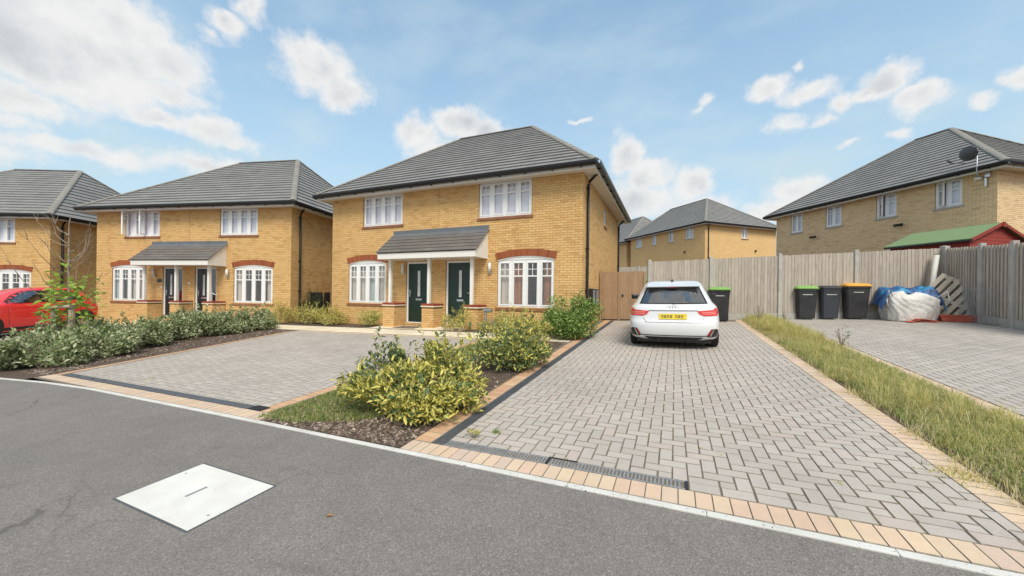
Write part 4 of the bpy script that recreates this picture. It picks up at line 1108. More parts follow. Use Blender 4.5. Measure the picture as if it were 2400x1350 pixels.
fence('garden_fence', 'far grey garden fence glimpsed between the nearest house and the back fence', (-6.0, 27.0), (3.0, 29.0), 3.55, 3.75, [0, 1.85, 3.7, 5.55, 7.4, 9.2])
mb = MB().box(-2.0, 1.6, 0, 2.0, 1.1, 2.25); sh2 = thing('garden_store', (-1.6, 23.0, 0), 'low garden store with a pale green felt roof beyond the side gate', 'store', .1)
mb = MB(); mb.box(-2.0, 1.6, .05, 1.9, .9, 2.35); mb.build('wall', 'fence_wood', sh2)
mb = MB(); mb.add([(-2.2, -.1, 2.36), (1.8, -.1, 2.36), (1.8, 2.1, 2.72), (-2.2, 2.1, 2.72), (-2.2, -.1, 2.44), (1.8, -.1, 2.44), (1.8, 2.1, 2.80), (-2.2, 2.1, 2.80)], [(0, 3, 2, 1), (4, 5, 6, 7), (0, 1, 5, 4), (1, 2, 6, 5), (2, 3, 7, 6), (3, 0, 4, 7)]); mb.build('roof', 'shed_felt', sh2)
# house backs need a fence and kit: small grey shed behind the back fence
def shed(name, label, peak, far, hw, ze, zp, zb, wm, rm, over=.12, boards=True):
    p, q = Vector(peak), Vector(far); d = (q - p); L = d.length; ang = math.atan2(d.y, d.x)
    s = thing(name, (p.x, p.y, 0), label, 'shed', ang)
    mb = MB(); mb.prism([(-hw, zb), (hw, zb), (hw, ze), (0, zp - .05), (-hw, ze)], lambda a, b: (L - .02, -a, b), lambda a, b: (L, -a, b)); mb.box(0, L, -hw, -hw + .02, zb, ze); mb.box(0, L, hw - .02, hw, zb, ze); mb.build('wall', wm, s)
    z = zb; k = 0
    while z < zp - .08:     # shiplap on the gable
        z1 = min(z + .12, zp - .06); f = lambda zz: hw if zz <= ze else hw * max(.02, (zp - .05 - zz) / (zp - .05 - ze))
        mb = MB(); mb.add([(-.012, -f(z), z), (-.012, f(z), z), (-.004, f(z1), z1), (-.004, -f(z1), z1), (.01, -f(z), z), (.01, f(z), z), (.01, f(z1), z1), (.01, -f(z1), z1)], [(0, 3, 2, 1), (0, 1, 5, 4), (1, 2, 6, 5), (3, 0, 4, 7), (4, 5, 6, 7), (2, 3, 7, 6)]); mb.build('board', wm, s); z = z1
    sl = (zp - ze) / hw; ho = hw + .12; zo = zp - sl * ho
    for sg in (-1, 1):
        mb = MB(); mb.add([(-over, 0, zp), (L + over, 0, zp), (L + over, sg * ho, zo), (-over, sg * ho, zo), (-over, 0, zp + .03), (L + over, 0, zp + .03), (L + over, sg * ho, zo + .03), (-over, sg * ho, zo + .03)], [(0, 1, 2, 3), (7, 6, 5, 4), (3, 2, 6, 7), (0, 3, 7, 4), (1, 5, 6, 2)]); mb.build('roof_panel', rm, s)
        mb = MB(); mb.add([(-over - .025, 0, zp - .07), (-over - .025, sg * ho, zo - .07), (-over - .025, sg * ho, zo + .035), (-over - .025, 0, zp + .035), (-over - .003, 0, zp - .07), (-over - .003, sg * ho, zo - .07), (-over - .003, sg * ho, zo + .035), (-over - .003, 0, zp + .035)], [(0, 1, 2, 3), (7, 6, 5, 4), (0, 4, 5, 1), (2, 6, 7, 3), (1, 5, 6, 2)]); mb.build('bargeboard', wm, s)
        MB().box(-over, L + over, min(sg * (ho - .005), sg * (ho + .018)), max(sg * (ho - .005), sg * (ho + .018)), zo - .06, zo - .002).build('eaves_board', 'black_plastic' if wm == 'shed_red' else wm, s)
    MB().box(-over - .045, -over - .026, -.06, .06, zp - .14, zp + .03).build('finial', wm, s)
    return s
shed('garden_shed', 'dark red timber shed with a green felt roof behind the right end of the fence', (9.95, 18.05), (8.70, 19.86), 1.28, 3.58, 4.13, .9, 'shed_red', 'shed_felt')
shed('garden_shed', 'small brown shed with a grey felt roof below the distant house', (2.25, 30.6), (.2, 33.0), 1.2, 3.78, 4.25, 1.5, 'gate_wood', 'grey_felt')
shed('garden_shed', 'small shed with a green felt roof just showing over the fence beside a grey one', (2.75, 29.3), (3.6, 31.6), .7, 3.42, 3.72, 1.4, 'fence_wood', 'shed_felt')
fence('garden_fence', 'short brown fence panel between the middle and the nearest house pairs', (-15.55, 12.9), (-12.75, 12.2), 1.95, 1.95, [0, 1.4, 2.85], m='gate_wood', gravel=.05)

# ------------------------------------------------------------------ bins
def bin_(label, x, y, rz, body, lid, h=1.0, w_=.58, d_=.70):
    b = thing('wheelie_bin', (x, y, G(x, y) + .012), label, 'bin', rz, 'wheelie bins')
    def ring(z, k, kd, y0=0): 
        hw, hd = w_ / 2 * k, d_ / 2 * kd; c = .05
        return [(-hw + c, -hd + y0, z), (hw - c, -hd + y0, z), (hw, -hd + c + y0, z), (hw, hd - c + y0, z), (hw - c, hd + y0, z), (-hw + c, hd + y0, z), (-hw, hd - c + y0, z), (-hw, -hd + c + y0, z)]
    rs = [ring(.03, .80, .72, .01), ring(.30, .84, .77), ring(.60, .89, .86), ring(h - .12, .95, .95), ring(h - .11, 1.0, 1.0), ring(h - .06, 1.0, 1.0)]
    mb = MB(); vs = [v for r in rs for v in r]; fs = [tuple(range(7, -1, -1)), tuple(range(40, 48))]
    for i in range(5):
        for k in range(8): fs.append((i * 8 + k, i * 8 + (k + 1) % 8, (i + 1) * 8 + (k + 1) % 8, (i + 1) * 8 + k))
    mb.add(vs, fs); bd = mb.build('body', body, b, bevel=.006)
    MB().box(-.13, .13, -d_ / 2 * .935, -d_ / 2 * .925, h - .245, h - .225).build('label_strip', 'pvc_pipe', bd)
    mb = MB(); rr = [ring(h - .055, 1.04, 1.03, -.01), ring(h - .02, 1.05, 1.04, -.01), ring(h + .035, .90, .84, 0), ring(h + .05, .7, .6, 0)]
    vs = [v for r in rr for v in r]; fs = [tuple(range(7, -1, -1)), tuple(range(24, 32))]
    for i in range(3):
        for k in range(8): fs.append((i * 8 + k, i * 8 + (k + 1) % 8, (i + 1) * 8 + (k + 1) % 8, (i + 1) * 8 + k))
    mb.add(vs, fs); l = mb.build('lid', lid, b, bevel=.008)
    MB().tube([(-w_ * .36, d_ / 2 + .06, h - .02), (w_ * .36, d_ / 2 + .06, h - .02)], .018, 8).build('handle', body, b)
    for s_ in (-1, 1):
        MB().box(s_ * w_ * .36 - .02, s_ * w_ * .36 + .02, d_ / 2 * .9, d_ / 2 + .075, h - .06, h + .01).build('handle_bracket', body, b)
        MB().tube([(s_ * w_ * .42 - .025, d_ / 2 * .82, .10), (s_ * w_ * .42 + .025, d_ / 2 * .82, .10)], .10, 16).build('wheel', 'tyre', b)
    return b
bin_('black wheelie bin with a lime green lid, leftmost of the three by the fence', 3.86, 15.02 - .12, .06, 'bin_black', 'lid_green', 1.03, .58, .60)
bin_('slate grey wheelie bin with a dark lid between two others', 4.50, 15.14 - .10, .10, 'bin_grey', 'lid_black', 1.02, .54, .60)
bin_('black wheelie bin with an orange lid, rightmost of the three by the fence', 5.20, 15.32 - .10, .12, 'bin_black', 'lid_orange', 1.08, .66, .68)
bin_('black wheelie bin with a green lid standing behind the white car', 1.33, 13.85, -.05, 'bin_black', 'lid_green', 1.06, .60, .62)

# ------------------------------------------------------------------ heap by the fence
bag = thing('bulk_bag', (6.40, 14.98, G(6.40, 14.98)), 'sagging white woven bulk bag half covered by a blue tarpaulin', 'bag', .12)
def blob(name, m, parent, rx, ry, h, seed, n=40, nz=16, sq=3.2, top=.75, rag=.10, z0=0., loc=(0, 0, 0), wrinkle=.045):
    rg = random.Random(seed); ph = [rg.uniform(0, 6.28) for _ in range(12)]; mb = MB(); vs = []; fs = []
    for i in range(nz + 1):
        t = i / nz
        for k in range(n):
            a = 2 * PI * k / n; ca, sa = math.cos(a), math.sin(a)
            ex = 2 / sq; x = math.copysign(abs(ca) ** ex, ca); y = math.copysign(abs(sa) ** ex, sa)
            prof = (.93 + .12 * math.sin(t * 2.6)) if t < top else (.93 + .12 * math.sin(top * 2.6)) * math.sqrt(max(0, 1 - ((t - top) / (1 - top)) ** 2))
            wv = 1 + rag * (.5 * math.sin(3 * a + ph[0] + 2 * t) + .4 * math.sin(5 * a + ph[1] - 3 * t) + .3 * math.sin(9 * a + ph[2] + 5 * t)) + wrinkle * math.sin(17 * a + ph[3] + 9 * math.sin(4 * t + ph[4])) * .6
            z = h * (t + .05 * math.sin(2 * a + ph[5]) * t + .045 * math.sin(4 * a + ph[6]) * t + .03 * math.sin(7 * a + 6 * t + ph[7]) * t)
            vs.append((x * rx * prof * wv, y * ry * prof * wv, z0 + z))
    for i in range(nz):
        for k in range(n): fs.append((i * n + k, i * n + (k + 1) % n, (i + 1) * n + (k + 1) % n, (i + 1) * n + k))
    fs.append(tuple(range(n - 1, -1, -1))); fs.append(tuple(nz * n + k for k in range(n)))
    mb.add(vs, fs); return mb.build(name, m, parent, smooth=True, loc=loc)
blob('bag_body', 'bulk_bag', bag, .56, .44, .86, 3, rag=.09, n=72, nz=30, wrinkle=.05)
for s_ in (-1, 1): MB().tube([(s_ * .50, -.30, .70), (s_ * .66, -.40, .88), (s_ * .72, -.40, .62), (s_ * .66, -.36, .42)], .018, 6).build('lifting_loop', 'bulk_bag', bag, smooth=True)
tp_ = thing('tarpaulin', (6.40, 15.16, G(6.40, 15.16)), 'crumpled blue tarpaulin lying over the white bulk bag', 'tarpaulin', .1)
rg = random.Random(5); ph = [rg.uniform(0, 6.28) for _ in range(10)]; mb = MB(); nx_, ny_ = 46, 28; vs = []; fs = []
for i in range(nx_ + 1):
    for j in range(ny_ + 1):
        u, v = i / nx_ * 2 - 1, j / ny_ * 2 - 1; rx = u * .72 * (1 + .06 * math.sin(5 * v + ph[8])); ry = v * .40
        r2 = math.sqrt((u * .98) ** 4 + (v * .9) ** 4)
        edge = max(0, abs(u) - .70) / .30; fr = max(0, -v - .72) / .28; bk = max(0, v - .6) / .4
        z = .93 - .46 * edge ** 1.2 - .22 * fr ** 1.3 - .3 * bk + .045 * math.sin(7 * u + ph[0] + 2 * v) + .04 * math.sin(9 * v + 4 * u + ph[1]) + .03 * math.sin(15 * u + ph[2] + 6 * math.sin(3 * v)) + .018 * math.sin(25 * u + 13 * v + ph[3])
        vs.append((rx, ry, z))
for i in range(nx_):
    for j in range(ny_): a = i * (ny_ + 1) + j; fs.append((a, a + ny_ + 1, a + ny_ + 2, a + 1))
mb.add(vs, fs); mb.build('sheet', 'blue_tarp', tp_, smooth=True)
def pallet(label, loc, lean, rz, spin=0):
    p = thing('pallet', loc, label, 'pallet', rz); R0 = Matrix.Rotation(lean, 4, 'X') @ Matrix.Rotation(spin, 4, 'Y')
    def slat(name, x0, x1, y0, y1, z0, z1):
        mb = MB(); mb.box(x0, x1, y0, y1, z0, z1); mb.v = [tuple(R0 @ Vector(v)) for v in mb.v]; mb.build(name, 'pallet_wood', p)
    for i in range(8): slat('slat', -.70 + i * .172, -.70 + i * .172 + .11, -.022, 0, 0, 1.35)
    for z in (.02, .62, 1.24): slat('bearer', -.70, .62, .001, .095, z, z + .10)
    for i in range(3): slat('bottom_slat', -.5 + i * .45, -.4 + i * .45, .096, .116, 0, 1.35)
    return p
pallet('grey wooden pallet leaning against the fence beside the bulk bag', (7.02, 14.98, G(7.0, 14.9) + .02), -.36, -.32, .60)
for i, (x, y, rz, ln, sp, L, lb) in enumerate(((7.30, 15.22, -.5, -.30, .50, 1.25, 'grey plank leaning behind the pallet, nearest the corner post'), (7.42, 15.05, -.7, -.26, .42, 1.1, 'shorter grey plank leaning at the right of the pallet'))):
    pk = thing('plank', (x, y, G(x, y) + .012), lb, 'plank', rz); mb = MB().box(-.07, .07, -.02, .02, 0, L); Rk = Matrix.Rotation(ln, 4, 'X') @ Matrix.Rotation(sp, 4, 'Y'); mb.v = [tuple(Rk @ Vector(v)) for v in mb.v]; mb.build('board', 'pallet_wood', pk)
mb = MB(); pp = thing('plastic_pipe', (7.0, 15.42, G(7, 15.4) + .05), 'pale grey plastic pipe leaning against the fence above the pallet', 'pipe')
mb.tube([(-.05, -.2, .0), (.33, .22, 1.92)], .062, 14); mb.build('tube', 'pvc_pipe', pp, smooth=True); MB().tube([(.325, .215, 1.90), (.334, .225, 1.945)], .052, 14).build('bore', 'shadow_gap', pp)
def mesh_panel(label, loc, rz, lean, w_=.55, h_=1.0):
    p = thing('wire_mesh', loc, label, 'wire mesh', rz); mb = MB(); Rm = Matrix.Rotation(lean, 4, 'X')
    for i in range(12): mb.tube([Rm @ Vector((w_ * i / 11, 0, 0)), Rm @ Vector((w_ * i / 11, 0, h_))], .0035, 4)
    for i in range(15): mb.tube([Rm @ Vector((0, 0, h_ * i / 14)), Rm @ Vector((w_, 0, h_ * i / 14))], .0035, 4)
    mb.build('wires', 'galvanised', p); mb = MB(); mb.tube([Rm @ Vector(q) for q in ((0, 0, 0), (w_, 0, 0), (w_, 0, h_), (0, 0, h_), (0, 0, 0))], .008, 5); mb.build('frame', 'galvanised', p)
mesh_panel('dark wire mesh panel standing against the pallet', (7.42, 14.85, G(7.4, 14.9) + .02), -1.0, -.2, .5, .95)
mesh_panel('loose wire mesh panel leaning on the slatted side fence', (7.52, 14.62, G(7.5, 14.6) + .02), -1.35, .16, .75, .95)
def trough(label, loc, rz, L=.62, w_=.24, h_=.2):
    t = thing('planter_trough', loc, label, 'planter', rz); mb = MB()
    a = [(-L / 2 * .9, -w_ / 2 * .8, 0), (L / 2 * .9, -w_ / 2 * .8, 0), (L / 2 * .9, w_ / 2 * .8, 0), (-L / 2 * .9, w_ / 2 * .8, 0)]; b = [(-L / 2, -w_ / 2, h_), (L / 2, -w_ / 2, h_), (L / 2, w_ / 2, h_), (-L / 2, w_ / 2, h_)]
    c = [(x * .94, y * .88, h_) for x, y, z in b]; d = [(x * .94, y * .88, .03) for x, y, z in a]
    mb.add(a + b + c + d, [(3, 2, 1, 0)] + [(i, (i + 1) % 4, 4 + (i + 1) % 4, 4 + i) for i in range(4)] + [(4 + i, 4 + (i + 1) % 4, 8 + (i + 1) % 4, 8 + i) for i in range(4)] + [(8 + i, 8 + (i + 1) % 4, 12 + (i + 1) % 4, 12 + i) for i in range(4)] + [(12, 13, 14, 15)])
    mb.build('trough', 'terracotta', t, bevel=.006); MB().box(-L / 2 - .012, L / 2 + .012, -w_ / 2 - .012, -w_ / 2 + .001, h_ - .035, h_ + .004).build('rim', 'terracotta', t, bevel=.004)
    return t
trough('long terracotta planter trough under the wire mesh by the side fence', (7.36, 14.72, G(7.36, 14.7) + .012), -.25, .72)
tl_ = thing('tile_stack', (6.50, 14.50, G(6.5, 14.5) + .012), 'flat heap of broken red clay tiles on the paving in front of the bulk bag', 'tiles', .15)
for i, (x, y, z, rz, tx) in enumerate([(-.22, 0, .0, .2, .03), (.0, .03, .0, -.3, .0), (.22, -.02, .0, .5, .05), (-.06, .02, .035, .4, .1), (.16, .02, .035, -.2, -.08), (.0, .0, .07, .1, .06), (-.3, -.06, .0, 1., .0), (.30, .05, .02, -.6, .15)]):
    mb = MB(); vs = []; 
    for u in range(7):
        for v in (0, 1):
            for q in (0, 1): vs.append((-.13 + .26 * u / 6, -.08 + .16 * v, .018 * math.sin(u / 6 * PI) + .014 * q))
    idx = lambda u, v, q: u * 4 + v * 2 + q
    fs = []
    for u in range(6): fs += [(idx(u, 0, 1), idx(u + 1, 0, 1), idx(u + 1, 1, 1), idx(u, 1, 1)), (idx(u, 1, 0), idx(u + 1, 1, 0), idx(u + 1, 0, 0), idx(u, 0, 0)), (idx(u, 0, 0), idx(u + 1, 0, 0), idx(u + 1, 0, 1), idx(u, 0, 1)), (idx(u, 1, 1), idx(u + 1, 1, 1), idx(u + 1, 1, 0), idx(u, 1, 0))]
    fs += [(0, 1, 3, 2), (idx(6, 0, 0), idx(6, 1, 0), idx(6, 1, 1), idx(6, 0, 1))]
    mb.add(vs, fs); o = mb.build('tile', 'terracotta', tl_, loc=(x, y, z)); o.rotation_euler = (tx, tx * .5, rz)
dm = MB().box(-.42, .42, -.24, .24, 0, .018).build('doormat', 'doormat', None, loc=(-8.25, 10.05, G(-8.25, 10.05) + .014), bevel=.006); dm.rotation_euler = (.05, -.02, .02); tag(dm, 'brown coir doormat on the slabs by the left green door', 'doormat')
# ------------------------------------------------------------------ cars (y = 0 at the tail, nose towards +y)
class Car:
    def __init__(s, prof, Rr=.55, Rf=.7, n=3.4, nf=2.6, zs=1.):
        s.zs = zs; s.p = prof; s.Rr = Rr; s.Rf = Rf; s.n = n; s.nf = nf
    def at(s, z):
        P = s.p
        if z <= P[0][0]: return P[0][1:]
        for a, b in zip(P, P[1:]):
            if a[0] <= z <= b[0]:
                t = (z - a[0]) / (b[0] - a[0]); return tuple(a[i] + (b[i] - a[i]) * t for i in (1, 2, 3))
        return P[-1][1:]
    def rr(s, z):
        yr, yf, w_ = s.at(z); L = yf - yr; return min(s.Rr, L * .45), min(s.Rf, L * .45)
    def ring(s, z, nn=28):
        yr, yf, w_ = s.at(z); Rr, Rf = s.rr(z); pts = []
        for i in range(nn + 1):
            t = -PI / 2 + PI * i / nn; sx, cx = math.sin(t), math.cos(t); ex = 2 / s.n
            pts.append((w_ * math.copysign(abs(sx) ** ex, sx), yr + Rr * (1 - abs(cx) ** ex), z))
        for k in (1, 2, 3, 4, 5): pts.append((w_, yr + Rr + (yf - Rf - yr - Rr) * k / 6, z))
        for i in range(nn + 1):
            t = PI / 2 - PI * i / nn; sx, cx = math.sin(t), math.cos(t); ex = 2 / s.nf
            pts.append((w_ * math.copysign(abs(sx) ** ex, sx), yf - Rf * (1 - abs(cx) ** ex), z))
        for k in (1, 2, 3, 4, 5): pts.append((-w_, yf - Rf - (yf - Rf - yr - Rr) * k / 6, z))
        return pts
    def rear(s, x, z, off=0.):
        yr, yf, w_ = s.at(z); Rr, _ = s.rr(z); q = min(.999, abs(x) / w_); return yr + Rr * (1 - (1 - q ** s.n) ** (1 / s.n)) - off
    def side(s, y, z, off=0.):
        yr, yf, w_ = s.at(z); Rr, Rf = s.rr(z)
        if y < yr + Rr: q = min(.999, max(0, (yr + Rr - y) / Rr)); f = (1 - q ** s.n) ** (1 / s.n)
        elif y > yf - Rf: q = min(.999, max(0, (y - yf + Rf) / Rf)); f = (1 - q ** s.nf) ** (1 / s.nf)
        else: f = 1
        return w_ * f + off
    def body(s, name, m, parent, zs):
        mb = MB(); n = None
        for z in zs:
            r = s.ring(z); n = len(r); mb.v += r
        for i in range(len(zs) - 1):
            for k in range(n): mb.f.append((i * n + k, i * n + (k + 1) % n, (i + 1) * n + (k + 1) % n, (i + 1) * n + k))
        mb.f.append(tuple(range(n - 1, -1, -1))); mb.f.append(tuple((len(zs) - 1) * n + k for k in range(n)))
        o = mb.build(name, m, parent, smooth=True)
        es = o.modifiers.new('split', 'EDGE_SPLIT'); es.split_angle = R(40)
        return o
    def patch(s, name, m, parent, poly, off, kind='rear', side=1, step=.05, thick=0):
        """flat outline laid on the body surface; rear: (x,z), side: (y,z)"""
        poly = [(p[0], p[1] * s.zs) for p in poly]
        xs = [p[0] for p in poly]; zs = [p[1] for p in poly]; pl = planes_of(poly if area(poly) > 0 else poly[::-1])
        mb = MB(); a = min(xs)
        while a < max(xs):
            b = min(zs)
            while b < max(zs):
                c = clip([(a, b), (a + step, b), (a + step, b + step), (a, b + step)], pl)
                if len(c) >= 3:
                    if kind == 'rear': mb.add([(x, s.rear(x, z, off), z) for x, z in c], [tuple(range(len(c)))])
                    else:
                        vs = [(side * s.side(y, z, off), y, z) for y, z in c]; mb.add(vs if side > 0 else vs[::-1], [tuple(range(len(c)))])
                b += step
            a += step
        return mb.build(name, m, parent, smooth=False)
def wheel(car, x, y, r, w_, side, rimm='steel'):
    mb = MB(); n = 28; prof = [(-w_ / 2, r * .66), (-w_ / 2, r * .93), (-w_ / 2 + .02, r), (w_ / 2 - .02, r), (w_ / 2, r * .93), (w_ / 2, r * .66)]; vs = []; fs = []
    for k in range(n):
        t = 2 * PI * k / n
        for px, pr in prof: vs.append((px, pr * math.cos(t), pr * math.sin(t)))
    q = len(prof)
    for k in range(n):
        for i in range(q - 1): fs.append((k * q + i, k * q + i + 1, ((k + 1) % n) * q + i + 1, ((k + 1) % n) * q + i))
    mb.add(vs, fs); wh = ob('wheel', None, car, (x, y, r)); mb.build('tyre', 'tyre', wh)
    mb = MB(); mb.tube([(side * (w_ / 2 - .05), 0, 0), (side * (w_ / 2 - .045), 0, 0)], r * .67, 28); mb.build('hub', 'car_black', wh)
    mb = MB()
    for k in range(10):
        t = 2 * PI * k / 10; mt = Matrix.Rotation(t, 4, 'X') @ Matrix.Translation((side * (w_ / 2 - .025), 0, r * .36)); mb.obox(mt, .012, .028, r * .31)
    mb.tube([(side * (w_ / 2 - .04), 0, 0), (side * (w_ / 2 - .008), 0, 0)], .06, 12); mb.build('rim', rimm, wh)
def mirror_(p): return [(-x, z) for x, z in p][::-1]

# white hatchback seen from behind
cx0, cy0 = -.02, 8.18
wc = ob('hatchback_car', None, None, (cx0, cy0, G(cx0, cy0) + .012)); wc.rotation_mode = 'QUATERNION'; wc.rotation_quaternion = GQ @ Quaternion((0, 0, 1), .012)
tag(wc, 'white hatchback car parked tail-on at the end of the right-hand driveway', 'car')
WP = [(.19, .16, 3.85, .80), (.24, .06, 3.95, .835), (.33, .02, 3.98, .862), (.45, .0, 3.98, .87), (.56, .015, 3.97, .872), (.60, .045, 3.97, .872), (.70, .07, 3.95, .868), (.80, .085, 3.85, .852), (.86, .11, 3.55, .832), (.90, .15, 3.2, .80),
      (.94, .21, 3.0, .762), (1.05, .32, 2.78, .712), (1.15, .42, 2.58, .668), (1.25, .53, 2.36, .622), (1.31, .62, 2.18, .590), (1.345, .70, 2.05, .565), (1.37, .80, 1.9, .53), (1.385, .92, 1.75, .47), (1.392, 1.1, 1.6, .36)]
C1 = Car(WP)
C1.body('body', 'white_paint', wc, [.19, .215, .24, .29, .33, .39, .45, .51, .56, .58, .60, .65, .70, .75, .80, .83, .86, .88, .90, .92, .94, 1.0, 1.05, 1.1, 1.15, 1.2, 1.25, 1.28, 1.31, 1.33, 1.345, 1.36, 1.37, 1.385, 1.392])
gw = C1.patch('rear_window', 'car_black', wc, [(-.655, .925), (.655, .925), (.52, 1.262), (-.52, 1.262)], .006)
C1.patch('rear_glass', 'car_glass', gw, [(-.615, .945), (.615, .945), (.49, 1.245), (-.49, 1.245)], .012)
MB().box(-.30, .30, 0, .03, 0, .28).build('seat_back', 'room', gw, loc=(-.02, 1.2, .85))
mb = MB(); mb.add([(-.545, .46, 1.262), (.545, .46, 1.262), (.50, .44, 1.288), (-.50, .44, 1.288), (-.56, .72, 1.325), (.56, .72, 1.325), (.50, .76, 1.352), (-.50, .76, 1.352)], [(0, 1, 2, 3), (3, 2, 6, 7), (0, 4, 5, 1), (0, 3, 7, 4), (1, 5, 6, 2)])
mb.build('spoiler', 'white_paint', wc, bevel=.010)
mb = MB(); mb.box(-.09, .09, .455, .475, 1.252, 1.262); mb.build('brake_light', 'reflector', wc)
mb = MB(); mb.tube([(.0, .90, 1.385), (.0, .84, 1.42)], .02, 8); mb.box(-.03, .03, .86, 1.0, 1.37, 1.40); mb.build('aerial', 'car_black', wc, bevel=.008)
mb = MB(); mb.tube([(.02, .14, .925), (.02, .175, .945), (.20, .20, .952), (.34, .225, .958)], .011, 6); mb.build('wiper', 'car_black', wc)
LAMP = [(.445, .790), (.50, .720), (.575, .688), (.815, .688), (.845, .73), (.842, .80), (.812, .845), (.775, .842), (.755, .815), (.60, .800)]
def lampset(sg):
    pts = LAMP if sg > 0 else mirror_(LAMP)
    A_ = [(.445, .790), (.50, .720), (.575, .688), (.74, .688), (.74, .808), (.60, .800)]; B_ = [(.74, .688), (.815, .688), (.845, .73), (.842, .80), (.812, .845), (.775, .842), (.74, .808)]
    l = None
    for q in (A_, B_):
        q = q if sg > 0 else mirror_(q); o = C1.patch('tail_light', 'red_lamp', wc if l is None else l, q, .009, step=.03); l = l or o
    for z in (.725, .757):
        q = [(.54, z), (.80, z), (.80, z + .012), (.52, z + .012)]; C1.patch('light_strip', 'lamp_pale', l, q if sg > 0 else mirror_(q), .013, step=.04)
for sg in (1, -1): lampset(sg)
C1.patch('trim_strip', 'car_black', wc, [(-.46, .790), (.46, .790), (.46, .802), (-.46, .802)], .006, step=.05)
q = [(-.60, .60), (-.50, .558), (.50, .558), (.60, .60), (.60, .606), (.50, .564), (-.50, .564), (-.60, .606)]
for a in ([(-.52, .560), (.52, .560), (.52, .566), (-.52, .566)], [(.515, .56), (.575, .655), (.569, .655), (.509, .566)], [(-.515, .56), (-.509, .566), (-.569, .655), (-.575, .655)]): C1.patch('tailgate_seam', 'shadow_gap', wc, a, .003, step=.04)
pl_ = C1.patch('number_plate', 'plate_yellow', wc, [(-.26, .625), (.26, .625), (.26, .735), (-.26, .735)], .012, step=.06)
rg = random.Random(4)
for i, xq in enumerate((-.215, -.16, -.105, -.05, .045, .10, .155)):
    C1.patch('plate_character', 'plate_mark', pl_, [(xq, .652), (xq + .040, .652), (xq + .040, .708), (xq, .708)], .0145, step=.05)
    C1.patch('character_gap', 'plate_yellow', pl_, [(xq + .012, .66 + .02 * (i % 2)), (xq + .027, .66 + .02 * (i % 2)), (xq + .027, .69), (xq + .012, .69)], .0165, step=.05)
for i in range(4):      # ring badge
    mb = MB(); pts = [(-.075 + i * .05 + .032 * math.cos(2 * PI * k / 20), C1.rear(0, .862) - .008, .862 + .032 * math.sin(2 * PI * k / 20)) for k in range(21)]
    mb.tube(pts, .0042, 5, cap=False); mb.build('badge_ring', 'chrome', wc)
VENT = [(.612, .285), (.66, .262), (.80, .268), (.838, .31), (.835, .40), (.80, .432), (.70, .432)]
for sg in (1, -1):
    v = C1.patch('bumper_vent', 'car_black', wc, VENT if sg > 0 else mirror_(VENT), .005, step=.03)
    q = [(.617, .30), (.655, .29), (.722, .425), (.690, .425)]; C1.patch('reflector', 'reflector', v, q if sg > 0 else mirror_(q), .012, step=.03)
    q = [(.667, .285), (.690, .283), (.755, .425), (.733, .425)]; C1.patch('vent_blade', 'steel', v, q if sg > 0 else mirror_(q), .012, step=.03)
C1.patch('bumper_groove', 'car_black', wc, [(-.62, .285), (.62, .285), (.62, .302), (-.62, .302)], .006, step=.05)
C1.patch('diffuser', 'car_black', wc, [(-.46, .195), (.46, .195), (.56, .262), (-.56, .262)], .010, step=.05)
for x in (-.27, .27): MB().box(x - .012, x + .012, .05, .30, .15, .235).build('diffuser_fin', 'car_black', wc)
MB().box(-.70, .70, .22, 3.6, .13, .21).build('underbody', 'car_black', wc)
for x, s_ in ((-.755, -1), (.755, 1)):
    wheel(wc, x, .72, .315, .215, s_); wheel(wc, x, 3.2, .315, .215, s_)
    mb = MB(); mb.obox(Matrix.Translation((s_ * .93, 2.62, .97)) @ Matrix.Rotation(-s_ * .25, 4, 'Z'), .095, .05, .065); m_ = mb.build('door_mirror', 'car_black', wc, bevel=.03); mb = MB(); mb.box(min(s_ * .78, s_ * .86), max(s_ * .78, s_ * .86), 2.6, 2.66, .93, .96); mb.build('mirror_arm', 'car_black', m_)
    C1.patch('side_glass', 'car_glass', wc, [(.75, .95), (2.6, .95), (2.25, 1.22), (.95, 1.25)], .006, 'side', s_, .08)

# red car at the left edge, nose out of frame
rc = ob('red_car', None, None, (0, 0, 0)); tag(rc, 'bright red car parked in front of the end house at the left edge', 'car')
RP = [(.20, .30, 4.1, .80), (.28, .14, 4.22, .85), (.40, .06, 4.28, .885), (.55, .02, 4.3, .90), (.70, .0, 4.28, .905), (.82, .03, 4.2, .90), (.92, .06, 4.0, .885), (1.0, .10, 3.4, .85), (1.05, .14, 3.15, .825), (1.15, .26, 2.95, .775), (1.28, .42, 2.65, .71), (1.38, .58, 2.4, .66), (1.44, .72, 2.2, .62), (1.48, .90, 2.0, .56), (1.50, 1.15, 1.8, .42)]
RP = [(a * 1.13, b, c, d) for a, b, c, d in RP]; C2 = Car(RP, .5, .8, zs=1.13)
C2.body('body', 'red_paint', rc, [.20, .24, .28, .34, .40, .47, .55, .62, .70, .76, .82, .87, .92, .96, 1.0, 1.025, 1.05, 1.1, 1.15, 1.2, 1.28, 1.33, 1.38, 1.41, 1.44, 1.48, 1.50, 1.55, 1.60, 1.65, 1.69])
